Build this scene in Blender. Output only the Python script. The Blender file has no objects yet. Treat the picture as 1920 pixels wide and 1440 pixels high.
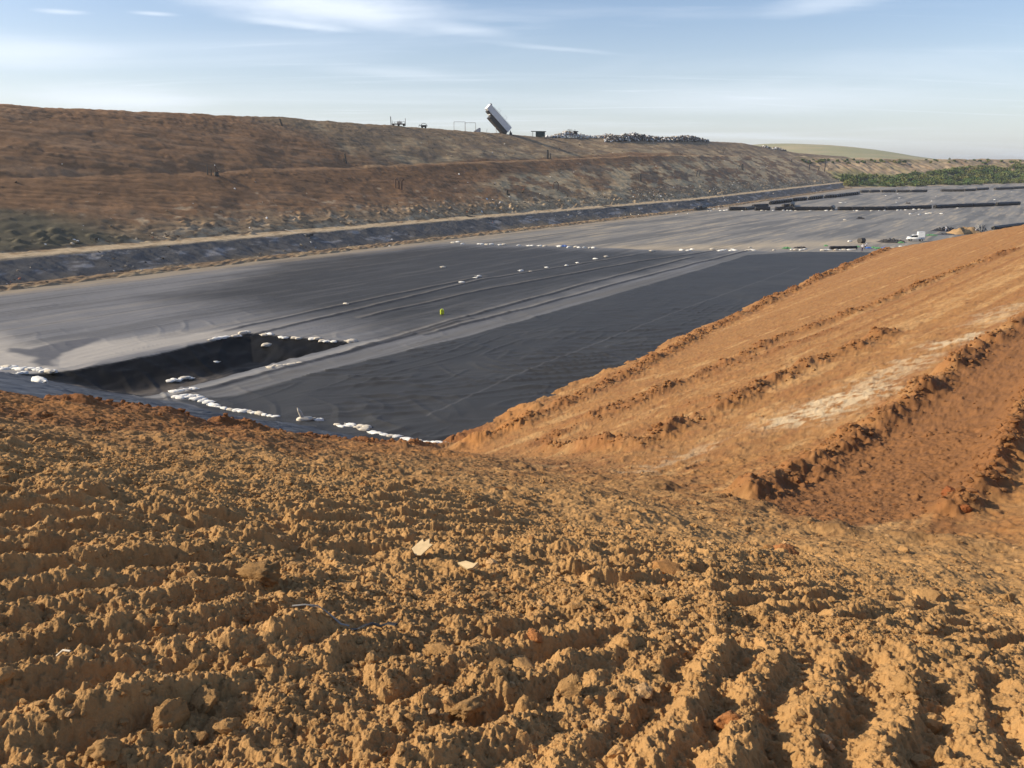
import bpy, bmesh, math, random
import numpy as np
from mathutils import Vector, Matrix
SC = bpy.context.scene
COL = SC.collection
random.seed(7)
RNG = np.random.RandomState(11)
R = math.radians
Q = 1.0      # mesh density, 1 = full

# ------------------------------------------------------------------ camera
CAM_Z = 19.5
FPX = 1500.0          # focal length in pixels of the 1920-wide photograph
HOR = 315.0           # horizon row
PITCH = math.atan((720 - HOR) / FPX)
cam_d = bpy.data.cameras.new('camera')
cam_d.sensor_width = 36.0
cam_d.lens = 36.0 * FPX / 1920.0
cam_d.clip_start = 0.05
cam_d.clip_end = 20000
cam = bpy.data.objects.new('camera', cam_d)
COL.objects.link(cam)
cam.location = (0, 0, CAM_Z)
cam.rotation_euler = (math.pi / 2 - PITCH, 0, 0)
SC.camera = cam

# ------------------------------------------------------------------ world and sun
SUN_EL, SUN_AZ = 28.0, -91.0       # azimuth measured from +Y towards +X
w = bpy.data.worlds.new('World')
SC.world = w
w.use_nodes = True
nt = w.node_tree
nt.nodes.clear()
def N(nt, t, **k):
    n = nt.nodes.new(t)
    for a, b in k.items():
        setattr(n, a, b)
    return n
def setin(n, **k):
    for a, b in k.items():
        n.inputs[a.replace('_', ' ')].default_value = b
    return n
L = nt.links.new
out = N(nt, 'ShaderNodeOutputWorld')
bg = N(nt, 'ShaderNodeBackground')
bg.inputs['Strength'].default_value = 0.122
sky = N(nt, 'ShaderNodeTexSky')
sky.sky_type = 'NISHITA'
sky.sun_disc = False
sky.sun_elevation = R(SUN_EL)
sky.sun_rotation = R(SUN_AZ)
sky.air_density = 1.0
sky.dust_density = 0.9
sky.ozone_density = 2.0
tc = N(nt, 'ShaderNodeTexCoord')
sep = N(nt, 'ShaderNodeSeparateXYZ')
L(tc.outputs['Generated'], sep.inputs[0])
# project the view direction on a cloud layer: (x, y) / (z + 0.06)
mz = N(nt, 'ShaderNodeMath', operation='ADD'); mz.inputs[1].default_value = 0.07
L(sep.outputs['Z'], mz.inputs[0])
mx = N(nt, 'ShaderNodeMath', operation='MAXIMUM'); mx.inputs[1].default_value = 0.02
L(mz.outputs[0], mx.inputs[0])
dx = N(nt, 'ShaderNodeMath', operation='DIVIDE'); L(sep.outputs['X'], dx.inputs[0]); L(mx.outputs[0], dx.inputs[1])
dy = N(nt, 'ShaderNodeMath', operation='DIVIDE'); L(sep.outputs['Y'], dy.inputs[0]); L(mx.outputs[0], dy.inputs[1])
cmb = N(nt, 'ShaderNodeCombineXYZ'); L(dx.outputs[0], cmb.inputs[0]); L(dy.outputs[0], cmb.inputs[1])
CLX, CLY = 0.9, 2.4
def cloud(rot, scale, nscale, detail, dist, lo, hi, loc=(0, 0, 0)):
    mp = N(nt, 'ShaderNodeMapping')
    mp.inputs['Rotation'].default_value = (0, 0, R(rot))
    mp.inputs['Scale'].default_value = scale
    mp.inputs['Location'].default_value = loc
    L(cmb.outputs[0], mp.inputs[0])
    no = N(nt, 'ShaderNodeTexNoise')
    setin(no, Scale=nscale, Detail=detail, Roughness=0.55, Distortion=dist)
    L(mp.outputs[0], no.inputs['Vector'])
    mr = N(nt, 'ShaderNodeMapRange', interpolation_type='SMOOTHSTEP')
    setin(mr, From_Min=lo, From_Max=hi)
    L(no.outputs['Fac'], mr.inputs['Value'])
    return mr.outputs[0]
c1 = cloud(16, (0.32, 1.0, 1), 0.60, 7, 0.6, 0.48, 0.78, (CLX, CLY, 0))
c2 = cloud(-10, (0.25, 1.9, 1), 1.3, 8, 1.0, 0.56, 0.80, (0.4, 5.2, 0))
def cplane(px, py):
    a = (px - 960.0) / FPX; b = (720.0 - py) / FPX
    v = Vector((a, math.cos(PITCH) + b * math.sin(PITCH), b * math.cos(PITCH) - math.sin(PITCH))).normalized()
    return Vector((v.x / (v.z + 0.07), v.y / (v.z + 0.07), 0))
wn = N(nt, 'ShaderNodeTexNoise'); setin(wn, Scale=1.6, Detail=6, Roughness=0.6)
L(cmb.outputs[0], wn.inputs['Vector'])
wsub = N(nt, 'ShaderNodeVectorMath', operation='SUBTRACT'); wsub.inputs[1].default_value = (0.5, 0.5, 0.5); L(wn.outputs['Color'], wsub.inputs[0])
def streak(p0, p1, hw, amt, wob=0.25):
    A, B = cplane(*p0), cplane(*p1)
    d = B - A; c = (A + B) / 2
    wv = N(nt, 'ShaderNodeVectorMath', operation='MULTIPLY_ADD'); wv.inputs[1].default_value = (wob, wob, 0)
    L(wsub.outputs[0], wv.inputs[0]); L(cmb.outputs[0], wv.inputs[2])
    mp = N(nt, 'ShaderNodeMapping', vector_type='TEXTURE')
    mp.inputs['Location'].default_value = c; mp.inputs['Rotation'].default_value = (0, 0, math.atan2(d.y, d.x)); mp.inputs['Scale'].default_value = (d.length / 2, hw, 1)
    L(wv.outputs[0], mp.inputs[0])
    ln = N(nt, 'ShaderNodeVectorMath', operation='LENGTH'); L(mp.outputs[0], ln.inputs[0])
    mr = N(nt, 'ShaderNodeMapRange', interpolation_type='SMOOTHSTEP'); setin(mr, From_Min=1.25, From_Max=0.0, To_Min=0.0, To_Max=amt)
    L(ln.outputs['Value'], mr.inputs['Value'])
    return mr.outputs[0]
c12 = N(nt, 'ShaderNodeMath', operation='ADD'); L(c1, c12.inputs[0]); L(c2, c12.inputs[1])
csum = N(nt, 'ShaderNodeMath', operation='MULTIPLY'); csum.inputs[1].default_value = 0.55; L(c12.outputs[0], csum.inputs[0])
last = csum.outputs[0]
for args in (((300, -30), (860, 48), 0.42, 1.0, 0.6), ((420, 28), (680, 62), 0.09, 0.5, 0.2), ((780, 40), (960, 70), 0.14, 0.4, 0.2), ((60, 18), (170, 24), 0.06, 0.6, 0.12), ((240, 22), (340, 28), 0.05, 0.6, 0.08),
             ((560, 120), (900, 150), 0.25, 0.35, 0.3), ((900, 78), (1180, 104), 0.07, 0.3, 0.2), ((1000, 190), (1900, 190), 1.0, 0.45, 0.9), ((1440, 30), (1700, -20), 0.25, 0.45, 0.5), ((0, 170), (400, 200), 0.8, 0.7, 0.5), ((-200, 60), (250, 130), 0.6, 0.35, 0.5)):
    a_ = N(nt, 'ShaderNodeMath', operation='ADD'); L(last, a_.inputs[0]); L(streak(*args), a_.inputs[1]); last = a_.outputs[0]
add = N(nt, 'ShaderNodeMath', operation='ADD', use_clamp=True); L(last, add.inputs[0]); add.inputs[1].default_value = 0.0
mul = N(nt, 'ShaderNodeMath', operation='MULTIPLY'); mul.inputs[1].default_value = 0.80
L(add.outputs[0], mul.inputs[0])
# more veil toward the horizon
hz = N(nt, 'ShaderNodeMapRange', interpolation_type='SMOOTHSTEP')
setin(hz, From_Min=0.20, From_Max=0.0, To_Min=0.0, To_Max=0.40)
L(sep.outputs['Z'], hz.inputs['Value'])
mix = N(nt, 'ShaderNodeMix', data_type='RGBA')
L(mul.outputs[0], mix.inputs['Factor'])
tn = N(nt, 'ShaderNodeVectorMath', operation='MULTIPLY')
tn.inputs[1].default_value = (0.97, 0.94, 1.0)
L(sky.outputs[0], tn.inputs[0])
# thin veil first, then the brighter cloud streaks
mv = N(nt, 'ShaderNodeMix', data_type='RGBA')
L(hz.outputs[0], mv.inputs['Factor']); L(tn.outputs[0], mv.inputs['A']); mv.inputs['B'].default_value = (6.1, 6.5, 7.0, 1)
L(mv.outputs['Result'], mix.inputs['A'])
mix.inputs['B'].default_value = (6.6, 7.1, 7.8, 1)
L(mix.outputs['Result'], bg.inputs['Color'])
L(bg.outputs[0], out.inputs['Surface'])

sd = bpy.data.lights.new('sun', 'SUN')
sd.energy = 5.0
sd.angle = R(0.6)
sd.color = (1.0, 0.87, 0.66)
so = bpy.data.objects.new('sun', sd)
COL.objects.link(so)
SUND = Vector((math.sin(R(SUN_AZ)) * math.cos(R(SUN_EL)), math.cos(R(SUN_AZ)) * math.cos(R(SUN_EL)), math.sin(R(SUN_EL))))
so.rotation_euler = SUND.to_track_quat('Z', 'Y').to_euler()

SC.view_settings.view_transform = 'Standard'
SC.view_settings.look = 'None'
SC.view_settings.exposure = 0.36
SC.view_settings.gamma = 1.0
SC.render.engine = 'CYCLES'
SC.cycles.max_bounces = 4
SC.cycles.diffuse_bounces = 2
SC.cycles.glossy_bounces = 2
SC.cycles.use_denoising = True

# ------------------------------------------------------------------ pixel <-> place helpers
CP, SP = math.cos(PITCH), math.sin(PITCH)
def ray(px, py):
    """x per y, drop per y of the sight line through a photograph pixel"""
    a = (px - 960.0) / FPX
    b = (720.0 - py) / FPX
    f = CP + b * SP
    return a / f, (SP - b * CP) / f
def at(px, py, z=0.0):
    t, m = ray(px, py)
    y = (CAM_Z - z) / m
    return (t * y, y, z)
U = np.array([0.5548, 0.8320])     # the pit's long axis
V = np.array([0.8320, -0.5548])    # to its right
def lw(x, y):
    return x * U[0] + y * U[1], x * V[0] + y * V[1]
def xy(l, w_):
    return l * U[0] + w_ * V[0], l * U[1] + w_ * V[1]
def march(px, py, fn, y0=1.5, y1=1500.0):
    """first place where the sight line meets the ground z = fn(x, y)"""
    t, m = ray(px, py)
    ys = np.exp(np.linspace(math.log(y0), math.log(y1), 6000))
    zz = fn(t * ys, ys)
    hit = np.nonzero(CAM_Z - m * ys <= zz)[0]
    y = ys[hit[0]] if len(hit) else y1
    return (t * y, y, float(CAM_Z - m * y))

# ------------------------------------------------------------------ numpy noise
def _h(ix, iy, seed):
    h = ix.astype(np.uint32) * np.uint32(374761393) + iy.astype(np.uint32) * np.uint32(668265263) + np.uint32((seed * 1442695041) & 0xFFFFFFFF)
    h = (h ^ (h >> np.uint32(13))) * np.uint32(1274126177)
    return h ^ (h >> np.uint32(16))
_GA = np.arange(1024) * (2 * math.pi / 1024)
_GX = np.cos(_GA).astype(np.float32); _GY = np.sin(_GA).astype(np.float32)
def perlin(x, y, seed=0):
    x0 = np.floor(x); y0 = np.floor(y)
    fx = (x - x0).astype(np.float32); fy = (y - y0).astype(np.float32)
    ix = x0.astype(np.int64).astype(np.uint32); iy = y0.astype(np.int64).astype(np.uint32)
    u = fx * fx * fx * (fx * (fx * 6 - 15) + 10); v = fy * fy * fy * (fy * (fy * 6 - 15) + 10)
    one = np.uint32(1)
    def g(i, j, dx, dy):
        a = _h(i, j, seed) & np.uint32(1023)
        return _GX[a] * dx + _GY[a] * dy
    n00 = g(ix, iy, fx, fy); n10 = g(ix + one, iy, fx - 1, fy)
    n01 = g(ix, iy + one, fx, fy - 1); n11 = g(ix + one, iy + one, fx - 1, fy - 1)
    a = n00 + u * (n10 - n00); b = n01 + u * (n11 - n01)
    return (a + v * (b - a)) * np.float32(1.5)
def fbm(x, y, octv=4, gain=0.5, seed=0, lac=2.03):
    s = 0; a = 1.0
    for o in range(octv):
        s = s + a * perlin(x, y, seed + o * 17)
        x = x * lac + 3.1; y = y * lac + 7.7; a *= gain
    return s
def lumps(x, y, dens=0.6, seed=0, rmin=0.25, rmax=0.6):
    """height (0..~0.6) of scattered round clods, one try per unit cell"""
    ix = np.floor(x).astype(np.int64); iy = np.floor(y).astype(np.int64)
    best = np.zeros_like(x)
    for di in (-1, 0, 1):
        for dj in (-1, 0, 1):
            cx = ix + di; cy = iy + dj
            h = _h(cx.astype(np.uint32), cy.astype(np.uint32), seed)
            a = (h & 0xFF) / 255.0; b = ((h >> 8) & 0xFF) / 255.0; c = ((h >> 16) & 0xFF) / 255.0; d = ((h >> 24) & 0xFF) / 255.0
            rad = (rmin + (rmax - rmin) * c * c) * (d < dens)
            dx = x - (cx + a); dy = y - (cy + b)
            q = rad * rad - dx * dx - dy * dy * (0.7 + 0.8 * b)
            best = np.maximum(best, np.maximum(q, 0) / np.maximum(rad, 1e-3))
    return best
def sstep(a, b, x):
    t = np.clip((x - a) / (b - a), 0, 1)
    return t * t * (3 - 2 * t)
def smax(a, b, k):
    d = np.abs(a - b) / k
    return np.maximum(a, b) + k * np.log1p(np.exp(-np.minimum(d, 40)))
def poly_sd(x, y, P):
    """signed distance to a polygon, positive inside"""
    P = np.asarray(P, float); n = len(P)
    dmin = np.full(x.shape, 1e18); ins = np.zeros(x.shape, bool)
    for i in range(n):
        ax, ay = P[i]; bx, by = P[(i + 1) % n]
        ex, ey = bx - ax, by - ay
        t = np.clip(((x - ax) * ex + (y - ay) * ey) / (ex * ex + ey * ey + 1e-12), 0, 1)
        dmin = np.minimum(dmin, (x - ax - t * ex) ** 2 + (y - ay - t * ey) ** 2)
        if ay != by:
            c = ((ay > y) != (by > y)) & (x < (bx - ax) * (y - ay) / (by - ay) + ax)
            ins ^= c
    d = np.sqrt(dmin)
    return np.where(ins, d, -d)
def line_d(x, y, P):
    """distance to a polyline, arc length there, and side offset (positive on the right)"""
    P = np.asarray(P, float)
    dm = np.full(x.shape, 1e18); sl = np.zeros(x.shape); sg = np.zeros(x.shape); acc = 0.0
    for i in range(len(P) - 1):
        ax, ay = P[i]; bx, by = P[i + 1]
        ex, ey = bx - ax, by - ay; ln = math.hypot(ex, ey)
        t = np.clip(((x - ax) * ex + (y - ay) * ey) / (ln * ln), 0, 1)
        qx = x - ax - t * ex; qy = y - ay - t * ey
        d = qx * qx + qy * qy
        m = d < dm
        dm = np.where(m, d, dm); sl = np.where(m, acc + t * ln, sl)
        sg = np.where(m, (qx * ey - qy * ex) / ln, sg)
        acc += ln
    return np.sqrt(dm), sl, sg

# ------------------------------------------------------------------ the shape of the place
KN = 1.05
def h_near(x, y):
    d = 0.184 * x + 0.361 * y
    d2 = np.maximum(d, -6)
    # flat-ish bench under the camera, then the embankment slope
    e = 0.35 * np.logaddexp(0, (d2 - 1.15) / 0.35)
    drop = 1.60 + 0.30 * (d2 - e) * (d2 > 0) + 1.00 * e + 0.05 * np.minimum(d2, 0)
    return CAM_Z - drop
def end_l(w_):
    return np.where(w_ < -4, 165 + (w_ + 4) / (-31.0) * 48.0, 165 - (w_ + 4) * 0.6)
def h_side(x, y):
    l, w_ = lw(x, y)
    z = 0.33 * (w_ + 35)
    z = np.where(w_ > 10, 0.33 * 45 + (w_ - 10) * 0.10, z)
    over = l - end_l(w_)
    return z - np.maximum(over, 0) * 0.55
def floor_z(x, y):
    l, w_ = lw(x, y)
    return np.maximum(l - 400, 0) * 0.011 + 0 * x
LINER_T = 0.32
# recessed sump at the foot of the near slope (axis frame)
SUMP = [lw(*at(a, b)[:2]) for a, b in [(468, 624), (668, 641), (322, 734), (200, 765), (60, 750), (-10, 712), (60, 701), (137, 694), (200, 682), (290, 665), (390, 641)]]
SUMP_XY = [xy(*p) for p in SUMP]
def h_soilbase(x, y):
    a, b = h_near(x, y), h_side(x, y)
    return smax(a, b, 0.12 + 1.03 * sstep(1.0, 8.0, np.maximum(a, b)))
def h_liner(x, y, fast=False):
    l, w_ = lw(x, y)
    f = floor_z(x, y)
    sd_ = poly_sd(x, y, SUMP_XY)
    f = f - np.clip(sd_ * 0.42, 0, 2.2)
    z = smax(f, h_near(x, y) - LINER_T, 0.25)
    z = np.maximum(z, h_side(x, y) - LINER_T)
    z = np.maximum(z, np.where(l > 150, (w_ - 32) * 0.33, -5))
    # left edge: small rise to the ditch
    z = z + np.clip((-141 - w_) * 0.25, 0, 3) * 0
    return z

# soil edge on the near slope (photograph pixels on the soil surface)
EDGE_PX = [(-260, 700), (-120, 716), (0, 738), (100, 749), (200, 762), (250, 770), (320, 782), (400, 793), (470, 803), (560, 815), (640, 824), (740, 831), (850, 836)]
def near_only(x, y):
    return h_near(x, y)
EDGE = [march(a, b, near_only)[:2] for a, b in EDGE_PX]
print('EDGE', [(round(a, 1), round(b, 1)) for a, b in EDGE])
corner = at(850, 834)
COR = (corner[0], corner[1])
# polygon on the plan: liner shows on the near slope beyond the edge
LINER_NEAR = EDGE + [COR, (COR[0] + 0.5, COR[1] + 4), (-20, 120), (-200, 200), (-160, 40)]

def PM(pts):
    return [march(a, b, h_soilbase)[:2] for a, b in pts]
RIDGES = [  # pixel polyline, half width, height
    (PM([(1030, 842), (1200, 838), (1275, 800), (1340, 775), (1400, 744), (1480, 704), (1540, 680), (1605, 655), (1660, 628)]), 0.55, 0.34),
    (PM([(1090, 790), (1200, 750), (1275, 722), (1380, 676), (1450, 640), (1522, 616), (1560, 602), (1646, 571), (1740, 530), (1900, 470)]), 0.55, 0.30),
    (PM([(1400, 938), (1440, 920), (1500, 894), (1575, 849), (1669, 785), (1762, 721), (1837, 657), (1920, 609), (2000, 560)]), 0.50, 0.40),
    (PM([(1772, 965), (1800, 958), (1837, 925), (1862, 880), (1886, 837), (1905, 792), (1925, 744), (1960, 690)]), 0.30, 0.42),
    (PM([(1340, 700), (1420, 668), (1500, 640), (1560, 620)]), 0.5, 0.10),
    (PM([(900, 828), (960, 805), (1010, 783), (1080, 752), (1150, 720), (1240, 672), (1330, 620), (1420, 578), (1500, 540), (1580, 505), (1660, 470)]), 0.75, 0.40),
    (PM([(1000, 832), (1090, 800), (1160, 772), (1250, 735)]), 0.6, 0.16),
    (PM([(1290, 760), (1420, 728), (1480, 712)]), 0.5, 0.10),
]
ZONE_EDGE = PM([(850, 856), (960, 868), (1060, 890), (1200, 908), (1300, 925), (1400, 944), (1500, 978), (1620, 1003), (1760, 1018), (1960, 1022), (2300, 1040)])
# patches of dozer tread: (photograph polygon, bar azimuth left/right end, pitch, relief)
TREAD = [
    (PM([(1160, 1262), (1290, 1205), (1500, 1235), (1720, 1262), (1990, 1320), (2100, 1480), (1900, 1560), (1000, 1560), (1090, 1400)]), 30, 22, 0.262, 0.056),
    (PM([(-160, 1100), (120, 1040), (400, 1035), (560, 1110), (640, 1190), (590, 1290), (440, 1340), (180, 1440), (-160, 1500)]), 52, 50, 0.30, 0.072),
    (PM([(600, 1150), (760, 1110), (930, 1150), (1180, 1170), (1270, 1220), (1130, 1290), (1040, 1440), (900, 1560), (200, 1560), (460, 1390), (620, 1300)]), 48, 40, 0.29, 0.066),
    (PM([(1290, 1090), (1440, 1085), (1700, 1120), (2000, 1190), (2000, 1290), (1740, 1235), (1500, 1190), (1330, 1160)]), 58, 44, 0.26, 0.066),
    (PM([(980, 1010), (1120, 1000), (1260, 1030), (1290, 1110), (1150, 1120), (1030, 1075)]), 74, 70, 0.29, 0.075),
    (PM([(-160, 960), (120, 930), (420, 945), (560, 1000), (420, 1020), (100, 1030), (-160, 1080)]), 66, 60, 0.30, 0.075),
    (PM([(520, 950), (760, 930), (960, 960), (960, 1040), (800, 1090), (600, 1070)]), 66, 60, 0.28, 0.06),
]

def soil_surface(x, y, want_col=True):
    z = h_soilbase(x, y)
    dist = np.sqrt(x * x + y * y)
    l, w_ = lw(x, y)
    # zone: 1 = rough near ground, 0 = dozed side slope
    ze = ZONE_EDGE + [(400, -60), (-400, -300), (-400, 300), (-60, 70)]
    zn = poly_sd(x + 0.4 * perlin(x * 0.8, y * 0.8, 5), y + 0.4 * perlin(x * 0.8, y * 0.8, 6), ze)
    rough = sstep(-0.5, 0.35, zn)
    # darker soft strip right of the third windrow
    dR, sR, gR = line_d(x, y, RIDGES[2][0])
    dR4, sR4, gR4 = line_d(x, y, RIDGES[3][0])
    soft = sstep(0.1, 0.5, gR) * (1 - rough) * sstep(0.1, -0.2, gR4)
    # broad unevenness
    big = fbm(x * 0.35, y * 0.35, 4, 0.5, 21)
    z = z + big * (0.10 * rough + 0.07) * sstep(0.5, 6, dist)
    # lateral hummocks on the near slope
    hum = fbm(x * 0.9 + 0.3 * y, y * 1.5, 4, 0.55, 31)
    z = z + hum * 0.036 * rough
    dz, sz, gz_ = line_d(x, y, ZONE_EDGE)
    zb = np.exp(-((zn - 0.25) / 0.55) ** 2) * np.clip(0.55 + 0.9 * fbm(x * 0.6, y * 0.6, 3, 0.6, 171), 0, 1.3)
    z = z + zb * 0.20
    tb_ = np.exp(-((w_ + 33.0) / 3.6) ** 2) * (1 - rough)
    z = z + tb_ * (0.50 * fbm(l * 0.10, w_ * 0.12, 3, 0.6, 173) + 0.34 * np.maximum(fbm(l * 0.42, w_ * 0.5, 3, 0.6, 174), 0) + 0.25 * lumps(l / 1.5, w_ / 1.2, 0.35, 175))
    # clods, three sizes
    wx = x + 0.05 * perlin(x * 9, y * 9, 41); wy = y + 0.05 * perlin(x * 9, y * 9, 42)
    amt = np.clip(0.60 + 0.75 * fbm(x * 0.5, y * 0.8, 3, 0.6, 43), 0.0, 1.25)
    k1 = lumps(wx / 0.34, wy / 0.34, 0.45, 51) * 0.34
    k2 = lumps(wx / 0.13, wy / 0.13, 0.75, 52) * 0.13
    k3 = lumps(wx / 0.05, wy / 0.05, 0.85, 53) * 0.05
    far = sstep(10, 25, dist)
    k0 = lumps(wx / 0.8, wy / 0.8, 0.5, 54) * 0.8
    rr = np.clip(rough + 0.95 * soft, 0, 1)
    ridge_m = np.zeros_like(x)
    for i, (P, hw, hh) in enumerate(RIDGES):
        d, s, g = line_d(x, y, P); hw = hw * 1.35
        ln = 0.55 + 0.75 * np.clip(fbm(s * 0.35 + i * 9, 0 * s + i, 3, 0.6, 61 + i) + 0.5, 0, 1.2)
        d = d + 0.35 * hw * fbm(x * 1.3, y * 1.3, 3, 0.6, 71 + i)
        p = np.exp(-np.abs(d / hw) ** 1.7) * hh * ln * (1.65 if i in (0, 2) else 1.35)
        z = z + p * (1 - 0.75 * rough * (i != 3))
        ridge_m = np.maximum(ridge_m, np.exp(-(d / (hw * 1.25)) ** 2) * np.clip(ln, 0, 1))
    rr2 = np.clip(rr + 0.8 * ridge_m, 0, 1)
    z = z + (1 - 0.35 * sstep(4, 10, dist)) * (k1 * 0.13 * amt + k2 * 0.20 + k3 * 0.38) * rr2 * (0.35 + 0.65 * rough + 0.3 * ridge_m)
    z = z + k0 * 0.10 * far * rough * amt
    rg = (1 - np.abs(perlin(x * 2.6, y * 3.2, 181)) * 2) * 0.040 + (1 - np.abs(perlin(x * 6.5, y * 7.5, 182)) * 2) * 0.018 + (1 - np.abs(perlin(x * 15, y * 16, 183)) * 2) * 0.008 * (dist < 14)
    z = z + rg * rr2 * (0.5 + 0.5 * rough) * (0.62 - 0.17 * sstep(4, 10, dist))
    # dozed slope: faint scrapes along the travel direction
    gq = gR; lq = sR
    sc = fbm(lq * 0.10, gq * 1.1, 4, 0.5, 81)
    z = z + (sc * 0.022 + fbm(lq * 0.5, gq * 1.0, 4, 0.6, 82) * 0.034 + np.maximum(fbm(x * 1.6, y * 1.6, 4, 0.65, 85), 0) * 0.07 + lumps(wx / 0.22, wy / 0.22, 0.16, 83) * 0.09 + fbm(x * 3, y * 3, 3, 0.6, 84) * 0.022) * (1 - rough)
    # grouser bars
    tr_m = np.zeros_like(x)
    for i, (P, a0, a1, pitch, dep) in enumerate(TREAD):
        bx0 = min(p[0] for p in P) - .5; bx1 = max(p[0] for p in P) + .5
        by0 = min(p[1] for p in P) - .5; by1 = max(p[1] for p in P) + .5
        m = (x > bx0) & (x < bx1) & (y > by0) & (y < by1)
        if not m.any():
            continue
        xs, ys = x[m], y[m]
        wxs = xs + 0.07 * perlin(xs * 1.4, ys * 1.4, 90 + i) + 0.025 * perlin(xs * 5, ys * 5, 190 + i); wys = ys + 0.07 * perlin(xs * 1.4, ys * 1.4, 95 + i)
        sd_ = poly_sd(wxs + 0.1 * perlin(xs * 4, ys * 4, 191), wys, P)
        e = sstep(-0.02, 0.14, sd_)
        cx, cy = 0.5 * (bx0 + bx1), 0.5 * (by0 + by1)
        az_ = R(a0) + (R(a1) - R(a0)) * np.clip((wxs - bx0) / (bx1 - bx0), 0, 1) * 0.5
        f = (((wxs - cx) * math.cos(R((a0 + a1) / 2)) - (wys - cy) * math.sin(R((a0 + a1) / 2))) / pitch) + 0.35 * perlin(xs * 0.7, ys * 0.7, 192 + i)
        row = np.floor(f); f = f - row
        along = (wxs - cx) * math.sin(R((a0 + a1) / 2)) + (wys - cy) * math.cos(R((a0 + a1) / 2))
        bar = np.where(f < 0.58, f / 0.58, (1 - f) / 0.42); bar = np.clip(bar * 1.25 - 0.1, 0, 1); bar = bar * bar * (3 - 2 * bar)
        brk = np.clip(1.0 + 0.5 * fbm(along * 1.6 + row * 7.3, row * 1.9, 3, 0.6, 101 + i), 0.12, 1.25)      # each bar broken along its length
        keep = sstep(-0.75, -0.15, fbm(xs * 0.8, ys * 0.8, 2, 0.5, 131 + i))
        chip = (1 - np.abs(perlin(xs * 9, ys * 9, 144)) * 2) * 0.012 + (1 - np.abs(perlin(xs * 20, ys * 20, 145)) * 2) * 0.006
        zt = h_soilbase(xs, ys) + big[m] * 0.1 - 0.02 + bar * dep * 1.15 * brk + lumps(xs / 0.07, ys / 0.07, 0.5, 141) * 0.025 + lumps(xs / 0.18, ys / 0.18, 0.22, 142) * 0.05 + chip + fbm(xs * 26, ys * 26, 3, 0.65, 143) * 0.006
        e = e * keep
        z[m] = z[m] * (1 - e) + zt * e
        tr_m[m] = np.maximum(tr_m[m], e)
    # fine crumble
    nearf = 1 - sstep(6, 14, dist)
    z = z + fbm(x * 24, y * 24, 3, 0.65, 111) * 0.010 * (0.4 + rr2) * nearf
    z = z + fbm(x * 5, y * 5, 4, 0.6, 112) * 0.022 * (0.25 + rr2)
    # lumpy lip where the soil layer ends
    sdn = poly_sd(x + 0.7 * fbm(x * 0.5, y * 0.5, 3, 0.6, 121), y + 0.7 * fbm(x * 0.5, y * 0.5, 3, 0.6, 122), LINER_NEAR)
    lip = np.exp(-((sdn + 1.0) / 0.9) ** 2) * (0.04 + 0.42 * np.clip(fbm(x * 0.45, y * 0.45, 3, 0.6, 123), 0, 1))
    z = z + lip * sstep(-2, -14, x)
    z = z - np.clip((sdn + 0.1) * 1.0, 0, 1.6)
    z = np.maximum(z, floor_z(x, y) - 0.9 - 4.0 * (sdn > 3))
    if not want_col:
        return z
    # ---------------- soil colour (the earth's own colour, plus shadow painted along the ridges)
    tan = np.array([0.445, 0.255, 0.100]); brown = np.array([0.300, 0.162, 0.062]); orange = np.array([0.310, 0.155, 0.055])
    dark = np.array([0.235, 0.100, 0.036]); pale = np.array([0.47, 0.29, 0.125]); soft_c = np.array([0.215, 0.098, 0.037])
    n1 = fbm(x * 0.25, y * 0.25, 4, 0.55, 151); n2 = fbm(x * 1.6, y * 1.6, 4, 0.6, 152)
    def mixc(c, d_, f):
        return c + (d_ - c) * np.clip(f, 0, 1)[:, None]
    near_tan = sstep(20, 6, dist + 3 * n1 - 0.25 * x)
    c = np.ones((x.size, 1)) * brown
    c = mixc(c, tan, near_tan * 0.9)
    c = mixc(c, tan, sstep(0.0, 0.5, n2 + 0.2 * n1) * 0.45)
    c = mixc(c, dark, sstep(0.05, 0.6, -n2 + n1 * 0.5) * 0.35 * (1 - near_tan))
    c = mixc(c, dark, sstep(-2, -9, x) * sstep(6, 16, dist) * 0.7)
    co = np.ones((x.size, 1)) * orange
    st = fbm(sR * 0.16 + 0.1 * n1, gR * 0.42, 5, 0.6, 153)
    co = mixc(co, pale, sstep(0.1, 0.8, st + 0.3 * n1 + 0.3 * n2) * 0.55)
    co = mixc(co, brown, sstep(0.0, 0.6, -st + 0.3 * n2) * 0.6)
    co = mixc(co, dark, sstep(0.1, 0.7, fbm(x * 0.8, y * 0.8, 4, 0.65, 154) - 0.3 * st) * 0.40)
    co = mixc(co, dark, sstep(0.05, 0.7, fbm(sR * 0.12, gR * 0.9, 4, 0.6, 155) + 0.35 * n2) * 0.55)
    co = mixc(co, dark, ridge_m * 0.62)  # rut shadow put into the colour: ridges darkened
    co = mixc(co, soft_c, soft * 0.95)
    c = mixc(c, np.array([0.18, 0.100, 0.042]), zb * 0.85)
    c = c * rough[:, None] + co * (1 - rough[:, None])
    for P, wd, f in PALE:
        d, s, g = line_d(x + 0.6 * fbm(x * 0.9, y * 0.9, 3, 0.6, 161), y + 0.9 * fbm(x * 0.9, y * 0.9, 3, 0.6, 162), P)
        c = mixc(c, np.array([0.52, 0.40, 0.25]), np.clip(np.exp(-(d / (1.5 * wd)) ** 2) * 1.5, 0, 1) * f * sstep(-0.45, 0.35, fbm(x * 1.3, y * 1.3, 4, 0.65, 163) + 0.25 * np.exp(-(d / wd) ** 2)))
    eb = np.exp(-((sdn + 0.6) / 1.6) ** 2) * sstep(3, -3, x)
    c = mixc(c, np.array([0.215, 0.085, 0.027]), eb * 0.85)
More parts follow.
